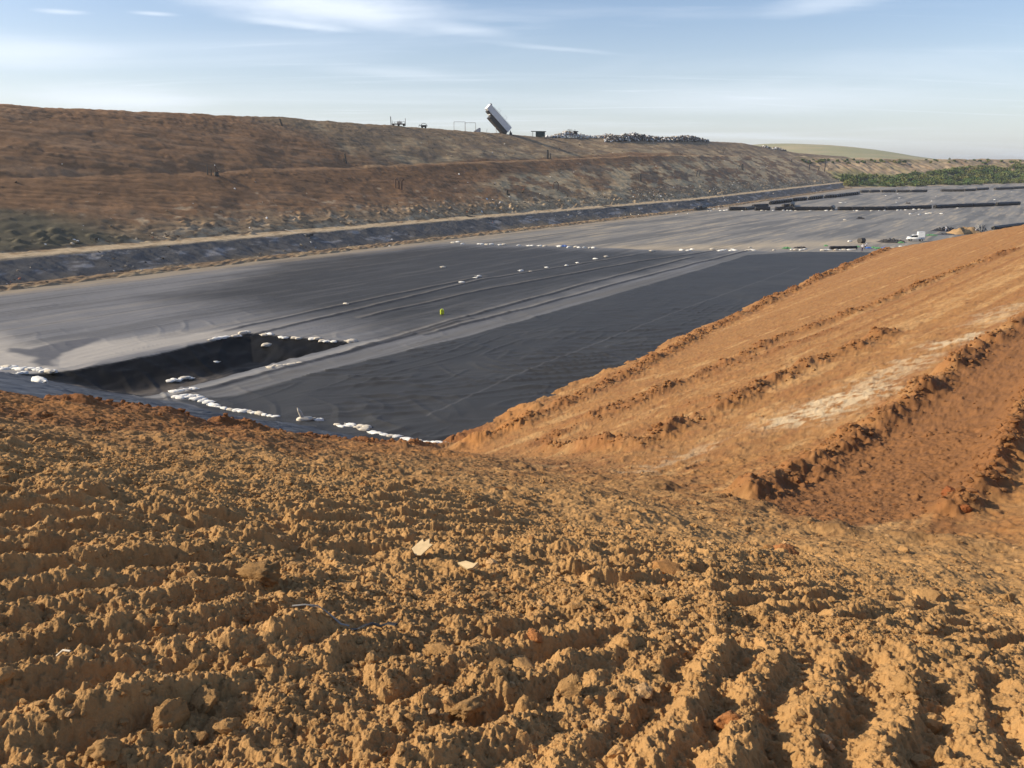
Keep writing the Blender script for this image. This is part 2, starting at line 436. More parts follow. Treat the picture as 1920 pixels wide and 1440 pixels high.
    c = mixc(c, np.array([0.36, 0.165, 0.052]), np.exp(-((sdn + 4.2 + n1) / 1.3) ** 2) * 0.8)
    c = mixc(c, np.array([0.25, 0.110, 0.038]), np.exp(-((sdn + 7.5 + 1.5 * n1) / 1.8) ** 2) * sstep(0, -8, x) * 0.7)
    c = c * (1 + 0.10 * n2)[:, None]
    return z, np.clip(c, 0.01, 0.95)
PALE = [(PM([(1500, 785), (1560, 758), (1610, 742)]), 1.0, 0.9), (PM([(1630, 720), (1690, 690), (1720, 675)]), 0.75, 0.55), (PM([(1780, 643), (1815, 633)]), 0.7, 0.9), (PM([(1190, 886), (1240, 870), (1330, 835)]), 0.4, 0.4), (PM([(1860, 600), (1900, 575)]), 0.9, 0.4)]

# ------------------------------------------------------------------ mesh builders
def tagk(o, kind):
    o['kind'] = kind
    return o
def grid_mesh(name, X, Y, Z, mat, colr=None, cname='tint', smooth=True, kind='structure', wrap=False):
    nr, nc = X.shape
    me = bpy.data.meshes.new(name)
    co = np.stack([X, Y, Z], -1).reshape(-1, 3).astype(np.float32)
    idx = np.arange(nr * nc).reshape(nr, nc)
    q = np.stack([idx[:-1, :-1], idx[:-1, 1:], idx[1:, 1:], idx[1:, :-1]], -1).reshape(-1, 4)
    set_mesh(me, co, q)
    if colr is not None:
        a = me.color_attributes.new(cname, 'FLOAT_COLOR', 'POINT')
        cc = np.concatenate([colr.reshape(-1, 3), np.ones((nr * nc, 1))], 1).astype(np.float32)
        a.data.foreach_set('color', cc.ravel())
    me.polygons.foreach_set('use_smooth', np.full(len(q), smooth))
    o = bpy.data.objects.new(name, me)
    COL.objects.link(o)
    me.materials.append(mat)
    tagk(o, kind)
    return o
def set_mesh(me, co, q):
    n = q.shape[1]
    me.vertices.add(len(co)); me.vertices.foreach_set('co', np.ascontiguousarray(co, dtype=np.float32).ravel())
    me.loops.add(q.size); me.loops.foreach_set('vertex_index', np.ascontiguousarray(q, dtype=np.int32).ravel())
    me.polygons.add(len(q)); me.polygons.foreach_set('loop_start', (np.arange(len(q)) * n).astype(np.int32))
    me.update(calc_edges=True)

# ------------------------------------------------------------------ materials
def new_mat(name):
    m = bpy.data.materials.new(name)
    m.use_nodes = True
    return m, m.node_tree, m.node_tree.nodes['Principled BSDF']
def ground_mat(name, scale1, scale2, var, bump, bdist, rough=0.95, spec=0.2, stretch=None):
    m, nt, b = new_mat(name)
    at_ = N(nt, 'ShaderNodeAttribute', attribute_name='tint')
    geo = N(nt, 'ShaderNodeNewGeometry')
    vec = geo.outputs['Position']
    if stretch:
        mp = N(nt, 'ShaderNodeMapping', vector_type='TEXTURE')
        mp.inputs['Rotation'].default_value = (0, 0, math.atan2(U[1], U[0]))
        mp.inputs['Scale'].default_value = stretch
        nt.links.new(vec, mp.inputs[0]); vec = mp.outputs[0]
    n1 = N(nt, 'ShaderNodeTexNoise'); setin(n1, Scale=scale1, Detail=8, Roughness=0.65)
    n2 = N(nt, 'ShaderNodeTexNoise'); setin(n2, Scale=scale2, Detail=4, Roughness=0.7)
    nt.links.new(vec, n1.inputs['Vector']); nt.links.new(vec, n2.inputs['Vector'])
    ad = N(nt, 'ShaderNodeMath', operation='ADD'); nt.links.new(n1.outputs['Fac'], ad.inputs[0]); nt.links.new(n2.outputs['Fac'], ad.inputs[1])
    mr = N(nt, 'ShaderNodeMapRange'); setin(mr, From_Min=0.7, From_Max=1.3, To_Min=1 - var, To_Max=1 + var)
    nt.links.new(ad.outputs[0], mr.inputs['Value'])
    vm = N(nt, 'ShaderNodeVectorMath', operation='SCALE')
    nt.links.new(at_.outputs['Color'], vm.inputs[0]); nt.links.new(mr.outputs[0], vm.inputs['Scale'])
    nt.links.new(vm.outputs[0], b.inputs['Base Color'])
    b.inputs['Roughness'].default_value = rough
    b.inputs['Specular IOR Level'].default_value = spec
    if bump:
        bp = N(nt, 'ShaderNodeBump'); setin(bp, Strength=bump, Distance=bdist)
        nt.links.new(n2.outputs['Fac'], bp.inputs['Height']); nt.links.new(bp.outputs[0], b.inputs['Normal'])
    return m
def plain(name, col, rough=0.7, metal=0.0, var=0.15, scale=3.0, spec=0.4, bump=0.0):
    m, nt, b = new_mat(name)
    tcn = N(nt, 'ShaderNodeTexCoord')
    no = N(nt, 'ShaderNodeTexNoise'); setin(no, Scale=scale, Detail=5, Roughness=0.6)
    nt.links.new(tcn.outputs['Object'], no.inputs['Vector'])
    mr = N(nt, 'ShaderNodeMapRange'); setin(mr, From_Min=0.3, From_Max=0.7, To_Min=1 - var, To_Max=1 + var)
    nt.links.new(no.outputs['Fac'], mr.inputs['Value'])
    vm = N(nt, 'ShaderNodeVectorMath', operation='SCALE')
    vm.inputs[0].default_value = col
    nt.links.new(mr.outputs[0], vm.inputs['Scale'])
    nt.links.new(vm.outputs[0], b.inputs['Base Color'])
    b.inputs['Roughness'].default_value = rough
    b.inputs['Metallic'].default_value = metal
    b.inputs['Specular IOR Level'].default_value = spec
    if bump:
        bp = N(nt, 'ShaderNodeBump'); setin(bp, Strength=bump, Distance=0.02)
        nt.links.new(no.outputs['Fac'], bp.inputs['Height']); nt.links.new(bp.outputs[0], b.inputs['Normal'])
    return m
M_SOIL = ground_mat('soil', 6.0, 75.0, 0.16, 0.9, 0.015)
M_LINER = ground_mat('liner', 1.2, 6.0, 0.10, 0.25, 0.02, rough=0.55, spec=0.12, stretch=(6, 0.8, 1))
M_WASTE = ground_mat('cover_soil', 1.1, 6.0, 0.26, 0.7, 0.07)
M_CLOD = ground_mat('clod_soil', 14.0, 130.0, 0.18, 0.9, 0.012)

# ------------------------------------------------------------------ near soil
def columns(nfine, half, ncoarse):
    a = np.linspace(-half, half, nfine)
    b = np.concatenate([np.linspace(half, 72, int(170 * Q))[1:], np.linspace(72, 180, ncoarse)[1:]])
    c = -b[::-1]
    return np.radians(np.concatenate([c, a, b]))
NFINE, NR = int(1300 * Q), int(1700 * Q)
az = columns(NFINE, 38.0, 60)
rr_ = np.concatenate([np.linspace(0.5, 1.55, 12), np.exp(np.linspace(math.log(1.6), math.log(30.0), int(NR * 0.8))), np.exp(np.linspace(math.log(30.15), math.log(250.0), int(NR * 0.22)))])
Rg, Ag = np.meshgrid(rr_, az, indexing='ij')
X = (Rg * np.sin(Ag)); Y = (Rg * np.cos(Ag))
z, c = soil_surface(X.ravel(), Y.ravel())
Z = z.reshape(X.shape)
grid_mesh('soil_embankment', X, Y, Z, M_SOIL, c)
# small cap under the camera
del X, Y, Z, z, c

# ------------------------------------------------------------------ pit liner
def zone(pts):
    return [at(a, b)[:2] for a, b in pts]
Z_PANEL = zone([(442, 741), (560, 708), (875, 630), (1280, 515), (1402, 478), (1490, 472), (1700, 472), (1500, 600), (1000, 860), (600, 860), (400, 790), (330, 752)])
Z_UPPER = zone([(540, 480), (850, 457), (1100, 463), (1250, 470), (1490, 473), (1402, 478), (1280, 511), (1000, 588), (820, 632), (690, 640), (560, 608), (430, 596), (260, 560)])
Z_FAR = zone([(760, 458), (850, 457), (1100, 463), (1250, 470), (1660, 473), (2100, 473), (2100, 330), (1500, 330), (850, 440)])
def liner_colour(x, y, l, w_):
    n = x.size
    grey = np.array([0.172, 0.171, 0.173]); dk = np.array([0.046, 0.0465, 0.047]); mid = np.array([0.066, 0.065, 0.062])
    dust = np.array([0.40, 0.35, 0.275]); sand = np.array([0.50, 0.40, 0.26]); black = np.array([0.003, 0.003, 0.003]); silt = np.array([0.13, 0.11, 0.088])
    def mixc(c, d_, f):
        return c + (d_ - c) * np.clip(f, 0, 1)[:, None]
    s1 = fbm(l * 0.012, w_ * 0.16, 4, 0.6, 201)
    s2 = fbm(l * 0.03, w_ * 0.55, 4, 0.6, 202)
    s3 = fbm(l * 0.004, w_ * 0.055 + 4, 3, 0.5, 203)
    pt = fbm(x * 0.07, y * 0.07, 4, 0.6, 204)
    c = np.ones((n, 1)) * grey
    c = mixc(c, mid, sstep(0.2, 0.9, s1 + 0.4 * s2) * 0.42)
    hl = np.maximum(0, 1 - np.abs(perlin(l * 0.05 + 0.3 * perlin(x * 0.2, y * 0.2, 241), w_ * 0.9, 242)) * 14) * np.clip(perlin(l * 0.03, w_ * 0.1, 243) * 2, 0, 1)
    c = mixc(c, dk, hl * 0.6)
    c = mixc(c, dust, sstep(0.2, 0.9, -s1 + 0.5 * s2 + 0.2 * pt) * 0.22)
    seam = np.abs(((w_ + 0.5 * s3) / 6.9) % 1.0 - 0.5) * 6.9
    # beyond the cross row of bags: dustier, streaked
    sdF = poly_sd(x, y, Z_FAR)
    far = sstep(-0.4, 0.4, sdF)
    cf = np.ones((n, 1)) * np.array([0.215, 0.200, 0.175])
    cf = mixc(cf, np.array([0.125, 0.12, 0.11]), sstep(-0.1, 0.5, s1 + 0.25 * s3) * 0.85)
    cf = mixc(cf, sand, sstep(0.15, 0.8, -s2 - 0.4 * s1) * 0.45)
    cf = mixc(cf, np.array([0.09, 0.085, 0.08]), np.exp(-(seam / 0.16) ** 2) * 0.25)
    # sandy wash behind the bag row
    d, s, g = line_d(x, y, zone([(1180, 466), (1330, 463), (1480, 460), (1650, 452)]))
    cf = mixc(cf, sand, np.exp(-(d / 7) ** 2) * (0.55 + 0.5 * s2))
    c = mixc(c, cf, far)
    # upper dark area, fading toward the left
    up = sstep(-5, 14, poly_sd(x + 4 * pt, y + 4 * s2, Z_UPPER)) * sstep(-0.02, 0.02, -sdF / 40.0)
    c = mixc(c, mid * 0.64, up * (0.97 - 0.18 * sstep(0, 0.6, s2)) * (1 - far))
    c = mixc(c, np.array([0.030, 0.030, 0.031]), np.exp(-(seam / 0.22) ** 2) * 0.40 * (1 - far))
    c = mixc(c, np.array([0.135, 0.128, 0.115]), np.exp(-((poly_sd(x, y, Z_PANEL) + 1.5) / 1.6) ** 2) * (0.55 + 0.5 * s2) * (1 - far))
    # crisp dark panel
    pn = sstep(-0.12, 0.12, poly_sd(x, y, Z_PANEL)) * sstep(0.3, -0.3, sdF)
    cp = np.ones((n, 1)) * dk
    cp = mixc(cp, mid, sstep(0.1, 0.7, pt) * 0.35)
    cp = mixc(cp, np.array([0.12, 0.115, 0.10]), np.exp(-((poly_sd(x, y, Z_PANEL)) / 0.25) ** 2) * 0.5)
    d, s, g = line_d(x, y, zone([(800, 780), (1000, 690), (1280, 580), (1500, 500)]))
    cp = mixc(cp, np.array([0.13, 0.13, 0.13]), np.exp(-(d / 0.10) ** 2) * 0.55)
    c = c * (1 - pn[:, None]) + cp * pn[:, None]
    # seams in the mid strip
    for P in SEAMS:
        d, s, g = line_d(x, y, P)
        c = mixc(c, np.array([0.02, 0.02, 0.022]), np.exp(-((g - 0.35) / 0.42) ** 2) * (d < 3) * 0.75 * (1 - pn))
        c = mixc(c, dust, np.exp(-((g + 0.6) / 0.5) ** 2) * (d < 3) * 0.22 * (1 - pn))
    # near slope strip: cleaner, bluish
    zl = h_near(x, y) - LINER_T
    onslope = sstep(0.25, 0.9, zl - floor_z(x, y))
    c = mixc(c, np.array([0.072, 0.080, 0.094]) * (1 + 0.5 * fbm(x * 0.3, y * 0.5, 3, 0.6, 210))[:, None], onslope)
    # pale silt left of the sump, with the dark dried puddle in it
    silt1 = sstep(-4, 3.0, poly_sd(x + 2 * pt, y + 1.5 * s2, zone([(-60, 625), (60, 650), (190, 640), (400, 622), (455, 624), (390, 634), (280, 655), (190, 675), (100, 697), (-60, 700)])))
    c = mixc(c, np.array([0.42, 0.385, 0.335]), silt1 * 0.85 * (1 - onslope))
    pd = sstep(-0.6, 0.4, poly_sd(x + 0.7 * pt, y + 0.7 * pt, zone([(20, 652), (60, 655), (120, 640), (190, 633), (160, 648), (118, 662), (95, 676), (82, 690), (62, 690), (64, 672), (20, 660)])))
    c = mixc(c, np.array([0.115, 0.115, 0.12]), pd)
    # pit edge dirt on the left side
    c = mixc(c, np.array([0.34, 0.27, 0.18]), sstep(-134, -140, w_ + 3 * s2) * 0.75)
    # sump
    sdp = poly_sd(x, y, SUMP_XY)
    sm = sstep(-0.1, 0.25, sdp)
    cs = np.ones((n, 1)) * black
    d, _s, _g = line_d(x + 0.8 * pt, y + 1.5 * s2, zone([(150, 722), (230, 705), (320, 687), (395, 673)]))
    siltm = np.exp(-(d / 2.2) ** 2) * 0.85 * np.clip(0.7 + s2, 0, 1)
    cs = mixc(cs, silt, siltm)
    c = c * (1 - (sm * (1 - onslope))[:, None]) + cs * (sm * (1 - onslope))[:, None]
    d, s, g = line_d(x, y, zone([(322, 734), (500, 687), (668, 643)]))
    c = mixc(c, np.array([0.30, 0.29, 0.27]), np.exp(-((g - 0.9) / 0.6) ** 2) * (d < 3) * 0.7)
    return np.clip(c, 0.004, 0.9)
SEAMS = [zone(P) for P in ([(330, 742), (520, 694), (680, 652), (860, 603)], [(660, 655), (860, 598), (1100, 532), (1290, 484)],
    [(470, 628), (640, 588), (900, 525), (1180, 480)], [(420, 620), (700, 560), (900, 520)], [(700, 590), (900, 545), (1200, 490), (1340, 470)],
    [(820, 620), (1000, 575), (1200, 520), (1400, 470)])]
az = np.radians(np.linspace(-46, 46, int(1500 * Q)))
rr_ = np.exp(np.linspace(math.log(22.0), math.log(1500.0), int(1150 * Q)))
Rg, Ag = np.meshgrid(rr_, az, indexing='ij')
X = (Rg * np.sin(Ag)).ravel(); Y = (Rg * np.cos(Ag)).ravel()
z = h_liner(X, Y)
l_, w_ = lw(X, Y)
c = liner_colour(X, Y, l_, w_)
nearm = sstep(170, 70, Rg.ravel())
# wrinkles: long soft folds across the sheets, and seams along them
wr = np.abs(perlin(l_ * 0.30 + 0.5 * perlin(w_ * 0.12, l_ * 0.1, 7), w_ * 0.09, 221))
wr = np.maximum(0, 1 - wr * 5.5) * 0.13 * np.clip(0.45 + perlin(l_ * 0.06, w_ * 0.05, 222) * 1.3, 0, 1)
wr2 = np.maximum(0, 1 - np.abs(perlin(l_ * 0.07, w_ * 0.5, 223)) * 6) * 0.10 * np.clip(0.3 + perlin(l_ * 0.05, w_ * 0.07, 224) * 1.5, 0, 1)
q1 = Y * 0.50 - X * 0.16 + 0.9 * perlin(X * 0.05, Y * 0.05, 231); q2 = X * 0.055 + Y * 0.02
wr3 = np.maximum(0, 1 - np.abs(perlin(q1 * 1.0, q2, 232)) * 5.0) * 0.20 * np.clip(0.25 + perlin(X * 0.06, Y * 0.06, 233) * 1.6, 0, 1)
wr3 = wr3 + np.maximum(0, 1 - np.abs(perlin(q1 * 0.55 + 9, q2 * 1.6, 234)) * 7.0) * 0.16 * np.clip(0.2 + perlin(X * 0.04 + 5, Y * 0.04, 235) * 1.6, 0, 1)
wr3 = wr3 * (0.35 + 0.65 * (poly_sd(X, Y, Z_PANEL) > 0))
z = z + (wr + wr2 + wr3) * nearm + fbm(X * 0.12, Y * 0.12, 3, 0.5, 225) * 0.08
for P in SEAMS:
    d, s, g = line_d(X, Y, P)
    z = z + np.exp(-(d / 0.35) ** 2) * 0.12
# folds on the near slope sheet, running down the slope and along it
sl = sstep(0.1, 0.6, h_near(X, Y) - LINER_T - floor_z(X, Y))
z = z + sl * (fbm(l_ * 0.35, w_ * 0.10, 4, 0.6, 226) * 0.10)
sdp = poly_sd(X, Y, SUMP_XY)
z = z + sstep(0, 1, sdp) * (1 - sl) * (fbm(X * 0.35, Y * 0.35, 3, 0.5, 227) * 0.12)
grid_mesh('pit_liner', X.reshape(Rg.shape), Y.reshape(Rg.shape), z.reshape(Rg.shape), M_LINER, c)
del X, Y, z, c, wr, wr2

# ------------------------------------------------------------------ landfill slope on the left
def crest_z(l):
    return np.interp(l, [-300, 0, 104, 196, 328, 383, 477, 590, 700, 790, 880, 1040], [31, 33, 34.3, 35.8, 35.9, 35.6, 38.3, 39.6, 40.6, 37.4, 35.0, 34.0])
def bench_z(l):
    return np.interp(l, [-300, 83, 234, 425, 700, 900], [14, 16.4, 20.4, 25.9, 28, 21])
def h_hill(l, s, z0):
    """ground height at distance s left of the liner's edge"""
    cz = crest_z(l) ; bz = bench_z(l)
    k_ = sstep(150, 420, l); cs = 80 + 10 * k_
    wb = 42 + 14 * k_ + 3.0 * np.sin(l * 0.011) + 2.2 * perlin(l * 0.02, l * 0 + 3.3, 301)
    z = np.where(s < 5.0, 0.40 * np.sin(np.clip(s / 5.0, 0, 1) * math.pi), 0)
    z = z + np.clip((s - 5.0) / 7.5, 0, 1) * 4.0
    z = z + np.clip((s - 12.5) / 4.0, 0, 1) * 0.7
    up1 = np.clip((s - 16) / (wb - 16), 0, 1)
    z = z + (bz - 4.7) * (up1 ** 0.95)
    z = z + np.clip((s - wb) / 2.5, 0, 1) * (0.9 - 0.65 * k_)
    up2 = np.clip((s - wb - 2.5) / (cs - wb - 2.5), 0, 1)
    z = z + (cz - bz - 0.25) * up2 ** 0.92
    z = z - 1.0 * sstep(cs - 5, cs + 6, s)
    z = z - np.maximum(s - cs - 6, 0) * 0.05
    return z + z0
def hill_xy(x, y):
    l, w_ = lw(x, y)
    s = -142 - w_
    return np.where(s > 0, h_hill(l, s, floor_z(x, y) * sstep(90, 0, s)), -5)
ls = np.concatenate([np.arange(-60, 20, 2.0), np.arange(20, 260, 0.40 / Q), np.arange(260, 500, 0.7), np.arange(500, 1100, 1.5)])
ss = np.concatenate([np.arange(-2.5, 20, 0.2), np.arange(20, 96, 0.38 / Q), np.arange(96, 420, 12)])
Lg, Sg = np.meshgrid(ls, ss, indexing='ij')
Wg = -142 - Sg
X, Y = xy(Lg.ravel(), Wg.ravel())
lf, sf = Lg.ravel(), Sg.ravel()
z = h_hill(lf, np.maximum(sf, 0), floor_z(X, Y) * sstep(90, 0, sf))
z = z + np.where(sf < 0, sf * 0.5 - 0.02, 0)
tarp = sstep(4.9, 5.5, sf + 0.8 * perlin(lf * 0.12, sf * 0, 311)) * sstep(12.3, 11.8, sf + 0.5 * perlin(lf * 0.15, sf * 0, 312))
road = sstep(11.8, 12.3, sf) * sstep(16.6, 14.2, sf + 2.2 * fbm(lf * 0.2, sf * 0.2, 3, 0.6, 313))
slope = sstep(15.5, 18, sf)
dg = sf * 0.8 + lf * 0.25        # slanted down-slope streaks
z = z + slope * (fbm(lf * 0.08, sf * 0.08, 4, 0.5, 314) * 0.35 + fbm(lf * 0.4, sf * 0.4, 4, 0.6, 315) * 0.06) * sstep(95, 80, sf)
z = z + slope * (np.maximum(0, 1 - np.abs(perlin(dg * 0.35, (lf - sf) * 0.035, 351)) * 4) * -0.10 + lumps(lf / 1.3, sf / 1.3, 0.25, 352) * 0.35 * sstep(0.0, 0.4, fbm(lf * 0.05, sf * 0.08, 3, 0.6, 353)) * sstep(72, 62, sf))
z = z + slope * np.where((sf > 70), 0.08 * fbm(lf * 0.6, sf * 0.6, 3, 0.7, 316), 0)
foot = sstep(14.0, 16, sf) * sstep(27, 18, sf)
z = z + foot * (lumps(lf / 2.2, sf / 1.6, 0.6, 317) * 2.2 * np.clip(fbm(lf * 0.07, sf * 0.1, 3, 0.6, 318) + 0.35, 0, 1))
z = z + tarp * (np.maximum(0, 1 - np.abs(perlin(lf * 0.45 + sf * 0.25, sf * 0.08, 319)) * 5) * 0.16 + fbm(lf * 0.2, sf * 0.2, 3, 0.5, 320) * 0.15)
ditch = sstep(-0.6, 0.2, sf) * (1 - sstep(4.6, 5.6, sf))
z = z + ditch * (fbm(lf * 0.4, sf * 0.8, 4, 0.6, 321) * 0.28 + 0.1)
def hill_colour():
    def mixc(c, d_, f):
        return c + (d_ - c) * np.clip(f, 0, 1)[:, None]
    red = np.array([0.255, 0.140, 0.068]); redl = np.array([0.33, 0.205, 0.115]); grn = np.array([0.120, 0.106, 0.066]); tanc = np.array([0.40, 0.29, 0.165])
    gryb = np.array([0.245, 0.172, 0.098]); sandc = np.array([0.52, 0.40, 0.25]); tb = np.array([0.150, 0.138, 0.122]); tl = np.array([0.42, 0.39, 0.36])
    st = fbm(dg * 0.28, (lf - sf) * 0.03, 4, 0.6, 331)
    p1 = fbm(lf * 0.02, sf * 0.04, 4, 0.6, 332); p2 = fbm(lf * 0.15, sf * 0.3, 4, 0.65, 333)
    p3 = fbm(lf * 0.05, sf * 0.10, 4, 0.6, 334)
    c = np.ones((lf.size, 1)) * red
    c = mixc(c, redl, sstep(-0.2, 0.9, st) * 0.6)
    # from l ~ 180 on the upper face is greyer, the lower face patchy tan
    kk = 14 * sstep(150, 420, lf); uf = sstep(44, 47, sf - kk)
    upm = uf * sstep(165, 195, lf + 0.9 * (78 - sf) * -1 + 8 * p3)
    c = mixc(c, gryb, upm * 0.92)
    c = mixc(c, tanc, upm * sstep(-0.1, 0.5, p3 - (sf - kk - 56) * 0.03) * 0.85)
    c = mixc(c, np.array([0.13, 0.105, 0.08]), upm * sstep(0.1, 0.6, -p3 + 0.3 * p2) * 0.5)
    lo = (1 - uf)
    lom = lo * sstep(210, 250, lf + 1.6 * (sf - 20) * -1 + 10 * p3)
    c = mixc(c, np.array([0.56, 0.41, 0.225]), lom * sstep(-0.3, 0.25, p3 + 0.35 * p2) * 0.95)
    c = mixc(c, np.array([0.185, 0.145, 0.095]), lom * sstep(0.1, 0.6, -p3 + 0.4 * p2) * 0.7)
    c = mixc(c, red * 1.1, lom * sstep(0.35, 0.6, p1) * 0.6)
    # reddish dark strip right below the bench
    c = mixc(c, red * 0.80, lo * sstep(30, 36, sf - kk + 3 * p3) * sstep(560, 420, lf) * 0.9)
    # olive patch low on the left
    ol = sstep(-6, 6, 62 + 3.4 * (27 - sf) - np.abs(lf - 40) * 1.0 + 6 * p3) * sstep(15, 17, sf) * sstep(36, 29, sf + 3 * p3) * sstep(128, 108, lf + 1.0 * sf)
    c = mixc(c, grn, ol * 0.95)
    # rubbly, paler foot
    c = mixc(c, tanc, sstep(27, 17, sf + 5 * p2) * (1 - ol) * 0.65)
    c = mixc(c, sandc, sstep(0.15, 0.6, p2 - (sf - 20) * 0.05) * lo * 0.6 * (1 - ol))
    c = mixc(c, np.array([0.07, 0.055, 0.04]), sstep(0.25, 0.6, fbm(lf * 0.5, sf * 0.8, 3, 0.6, 343) - (sf - 20) * 0.04) * lo * 0.6 * (1 - ol))
    # the bench path
    bp = np.exp(-((sf - kk - (43.2 + 3.0 * np.sin(lf * 0.011) + 2.2 * perlin(lf * 0.02, lf * 0 + 3.3, 301))) / 1.2) ** 2)
    c = mixc(c, tanc * 0.85, bp * (0.03 + 0.22 * sstep(120, 220, lf)) * np.clip(0.8 + fbm(lf * 0.08, sf * 0, 3, 0.6, 342), 0, 1))
    c = c * (1 + 0.12 * p2)[:, None]
    c = mixc(c, sandc, road * np.clip(0.85 + 1.0 * fbm(lf * 0.3, sf * 0.7, 3, 0.6, 340), 0.2, 1))
    tt = np.ones((lf.size, 1)) * tb
    tt = mixc(tt, tl, sstep(0.25, 0.7, fbm(lf * 0.09, sf * 0.3, 4, 0.6, 336)) * 0.7)
    tt = mixc(tt, tb * 0.6, sstep(0.1, 0.6, fbm(lf * 0.5 + sf * 0.6, sf * 0.1, 3, 0.6, 337)) * 0.6)
    tt = mixc(tt, tanc * 0.8, sstep(7.4, 5.0, sf + 2.2 * fbm(lf * 0.05, sf * 0.1, 3, 0.6, 338)) * 0.6)
    c = mixc(c, tt, tarp)
    dd = np.ones((lf.size, 1)) * np.array([0.23, 0.155, 0.09])
    dd = mixc(dd, tanc, sstep(0.0, 0.5, fbm(lf * 0.12, sf * 0.5, 3, 0.6, 339)) * 0.7)
    dd = mixc(dd, sandc * 0.85, sstep(1.0, -0.8, sf) * 0.9)
    c = mixc(c, dd, 1 - sstep(4.9, 5.5, sf + 0.8 * perlin(lf * 0.12, sf * 0, 311)))
    return np.clip(c, 0.01, 0.9)
# end of the landfill: drop behind the far bank
z = z - sstep(820, 1000, lf) * 0
grid_mesh('landfill_slope', X.reshape(Lg.shape), Y.reshape(Lg.shape), z.reshape(Lg.shape), M_WASTE, hill_colour())

# ------------------------------------------------------------------ far bank behind the pit
E0 = np.array(xy(690, -156)); E1 = np.array(xy(894, -28))
ed = (E1 - E0) / np.linalg.norm(E1 - E0); en = np.array([-ed[1], ed[0]])
def h_bank(a, e):
    top = np.interp(a, [-150, 0, 60, 130, 200, 300, 500], [34, 31, 29, 28, 27, 27.5, 28])
    base = 3.2 + np.clip(a, 0, 400) * 0.011
    up = np.clip((e - 4) / 85.0, 0, 1)
    return base - 0.4 + (top - base) * (0.25 * up + 0.75 * up ** 1.6) + np.clip(e / 4, 0, 1) * 0.6
aa = np.arange(-160, 620, 1.6); ee = np.concatenate([np.arange(-2, 110, 1.0), np.arange(110, 420, 12)])
Ag, Eg = np.meshgrid(aa, ee, indexing='ij')
af, ef = Ag.ravel(), Eg.ravel()
X = E0[0] + af * ed[0] + ef * en[0]; Y = E0[1] + af * ed[1] + ef * en[1]
z = h_bank(af, ef)
gl = np.abs(fbm(af * 0.09 + 0.01 * ef, ef * 0.012, 4, 0.6, 401))
z = z - np.exp(-gl * 5) * 2.5 * sstep(8, 40, ef) * sstep(100, 70, ef) + fbm(af * 0.05, ef * 0.05, 3, 0.5, 402) * 1.2 * sstep(5, 20, ef)
tanc = np.array([0.36, 0.27, 0.17]); brn = np.array([0.20, 0.13, 0.08]); olv = np.array([0.15, 0.14, 0.07])
f1 = np.clip(sstep(0.0, 0.5, fbm(af * 0.1, ef * 0.03, 4, 0.6, 403)), 0, 1)[:, None]
c = tanc * (1 - f1 * 0.6) + brn * f1 * 0.6
f2 = np.clip(sstep(-0.1, 0.5, fbm(af * 0.03, ef * 0.05, 3, 0.6, 404)), 0, 1)[:, None]
c = c * (1 - f2 * 0.5) + olv * f2 * 0.5
f4 = (sstep(62, 40, ef + 8 * fbm(af * 0.04, ef * 0.04, 3, 0.6, 405)) * sstep(35, 60, af) * sstep(6, 10, ef))[:, None]
c = c * (1 - f4 * 0.8) + np.array([0.085, 0.12, 0.04]) * f4 * 0.8
f3 = sstep(5, 2, ef)[:, None]
c = c * (1 - f3) + np.array([0.30, 0.27, 0.22]) * f3
grid_mesh('far_bank', X.reshape(Ag.shape), Y.reshape(Ag.shape), z.reshape(Ag.shape), M_WASTE, c)
def bank_xy(x, y):
    a = (x - E0[0]) * ed[0] + (y - E0[1]) * ed[1]; e = (x - E0[0]) * en[0] + (y - E0[1]) * en[1]
    return np.where(e > 0, h_bank(a, e), -5)

# ------------------------------------------------------------------ distant hill and land to the horizon
def dome(name, cx, cy, rx, ry, h, col1, col2, base=8):
    u = np.linspace(-1.6, 1.6, 140)
    A, B = np.meshgrid(u, u, indexing='ij')
    X = cx + A * rx; Y = cy + B * ry
    Rr = np.sqrt(A * A + B * B)
    Z = base + h * np.exp(-(A * A + B * B) * 1.1) + 1.2 * fbm(X.ravel() * 0.006, Y.ravel() * 0.006, 3, 0.5, 500).reshape(X.shape) - sstep(1.2, 1.6, Rr) * 6
    f = np.clip(sstep(-0.4, 0.5, fbm(X.ravel() * 0.004, Y.ravel() * 0.02, 4, 0.6, 501)), 0, 1)[:, None]
    c = np.array(col1) * (1 - f) + np.array(col2) * f
    return grid_mesh(name, X, Y, Z, M_WASTE, c)
dome('green_hill', 500, 1500, 300, 240, 54, (0.30, 0.29, 0.16), (0.40, 0.34, 0.20))
az = np.radians(np.linspace(-180, 180, 240))
rr_ = np.exp(np.linspace(math.log(900.0), math.log(6000.0), 36))
Rg, Ag = np.meshgrid(rr_, az, indexing='ij')
X = Rg * np.sin(Ag); Y = Rg * np.cos(Ag)
Z = 6 + 4 * fbm(X.ravel() * 0.001, Y.ravel() * 0.001, 3, 0.5, 510).reshape(X.shape)
c = np.ones((X.size, 1)) * np.array([0.16, 0.15, 0.08])
grid_mesh('ground', X, Y, Z, M_WASTE, c)
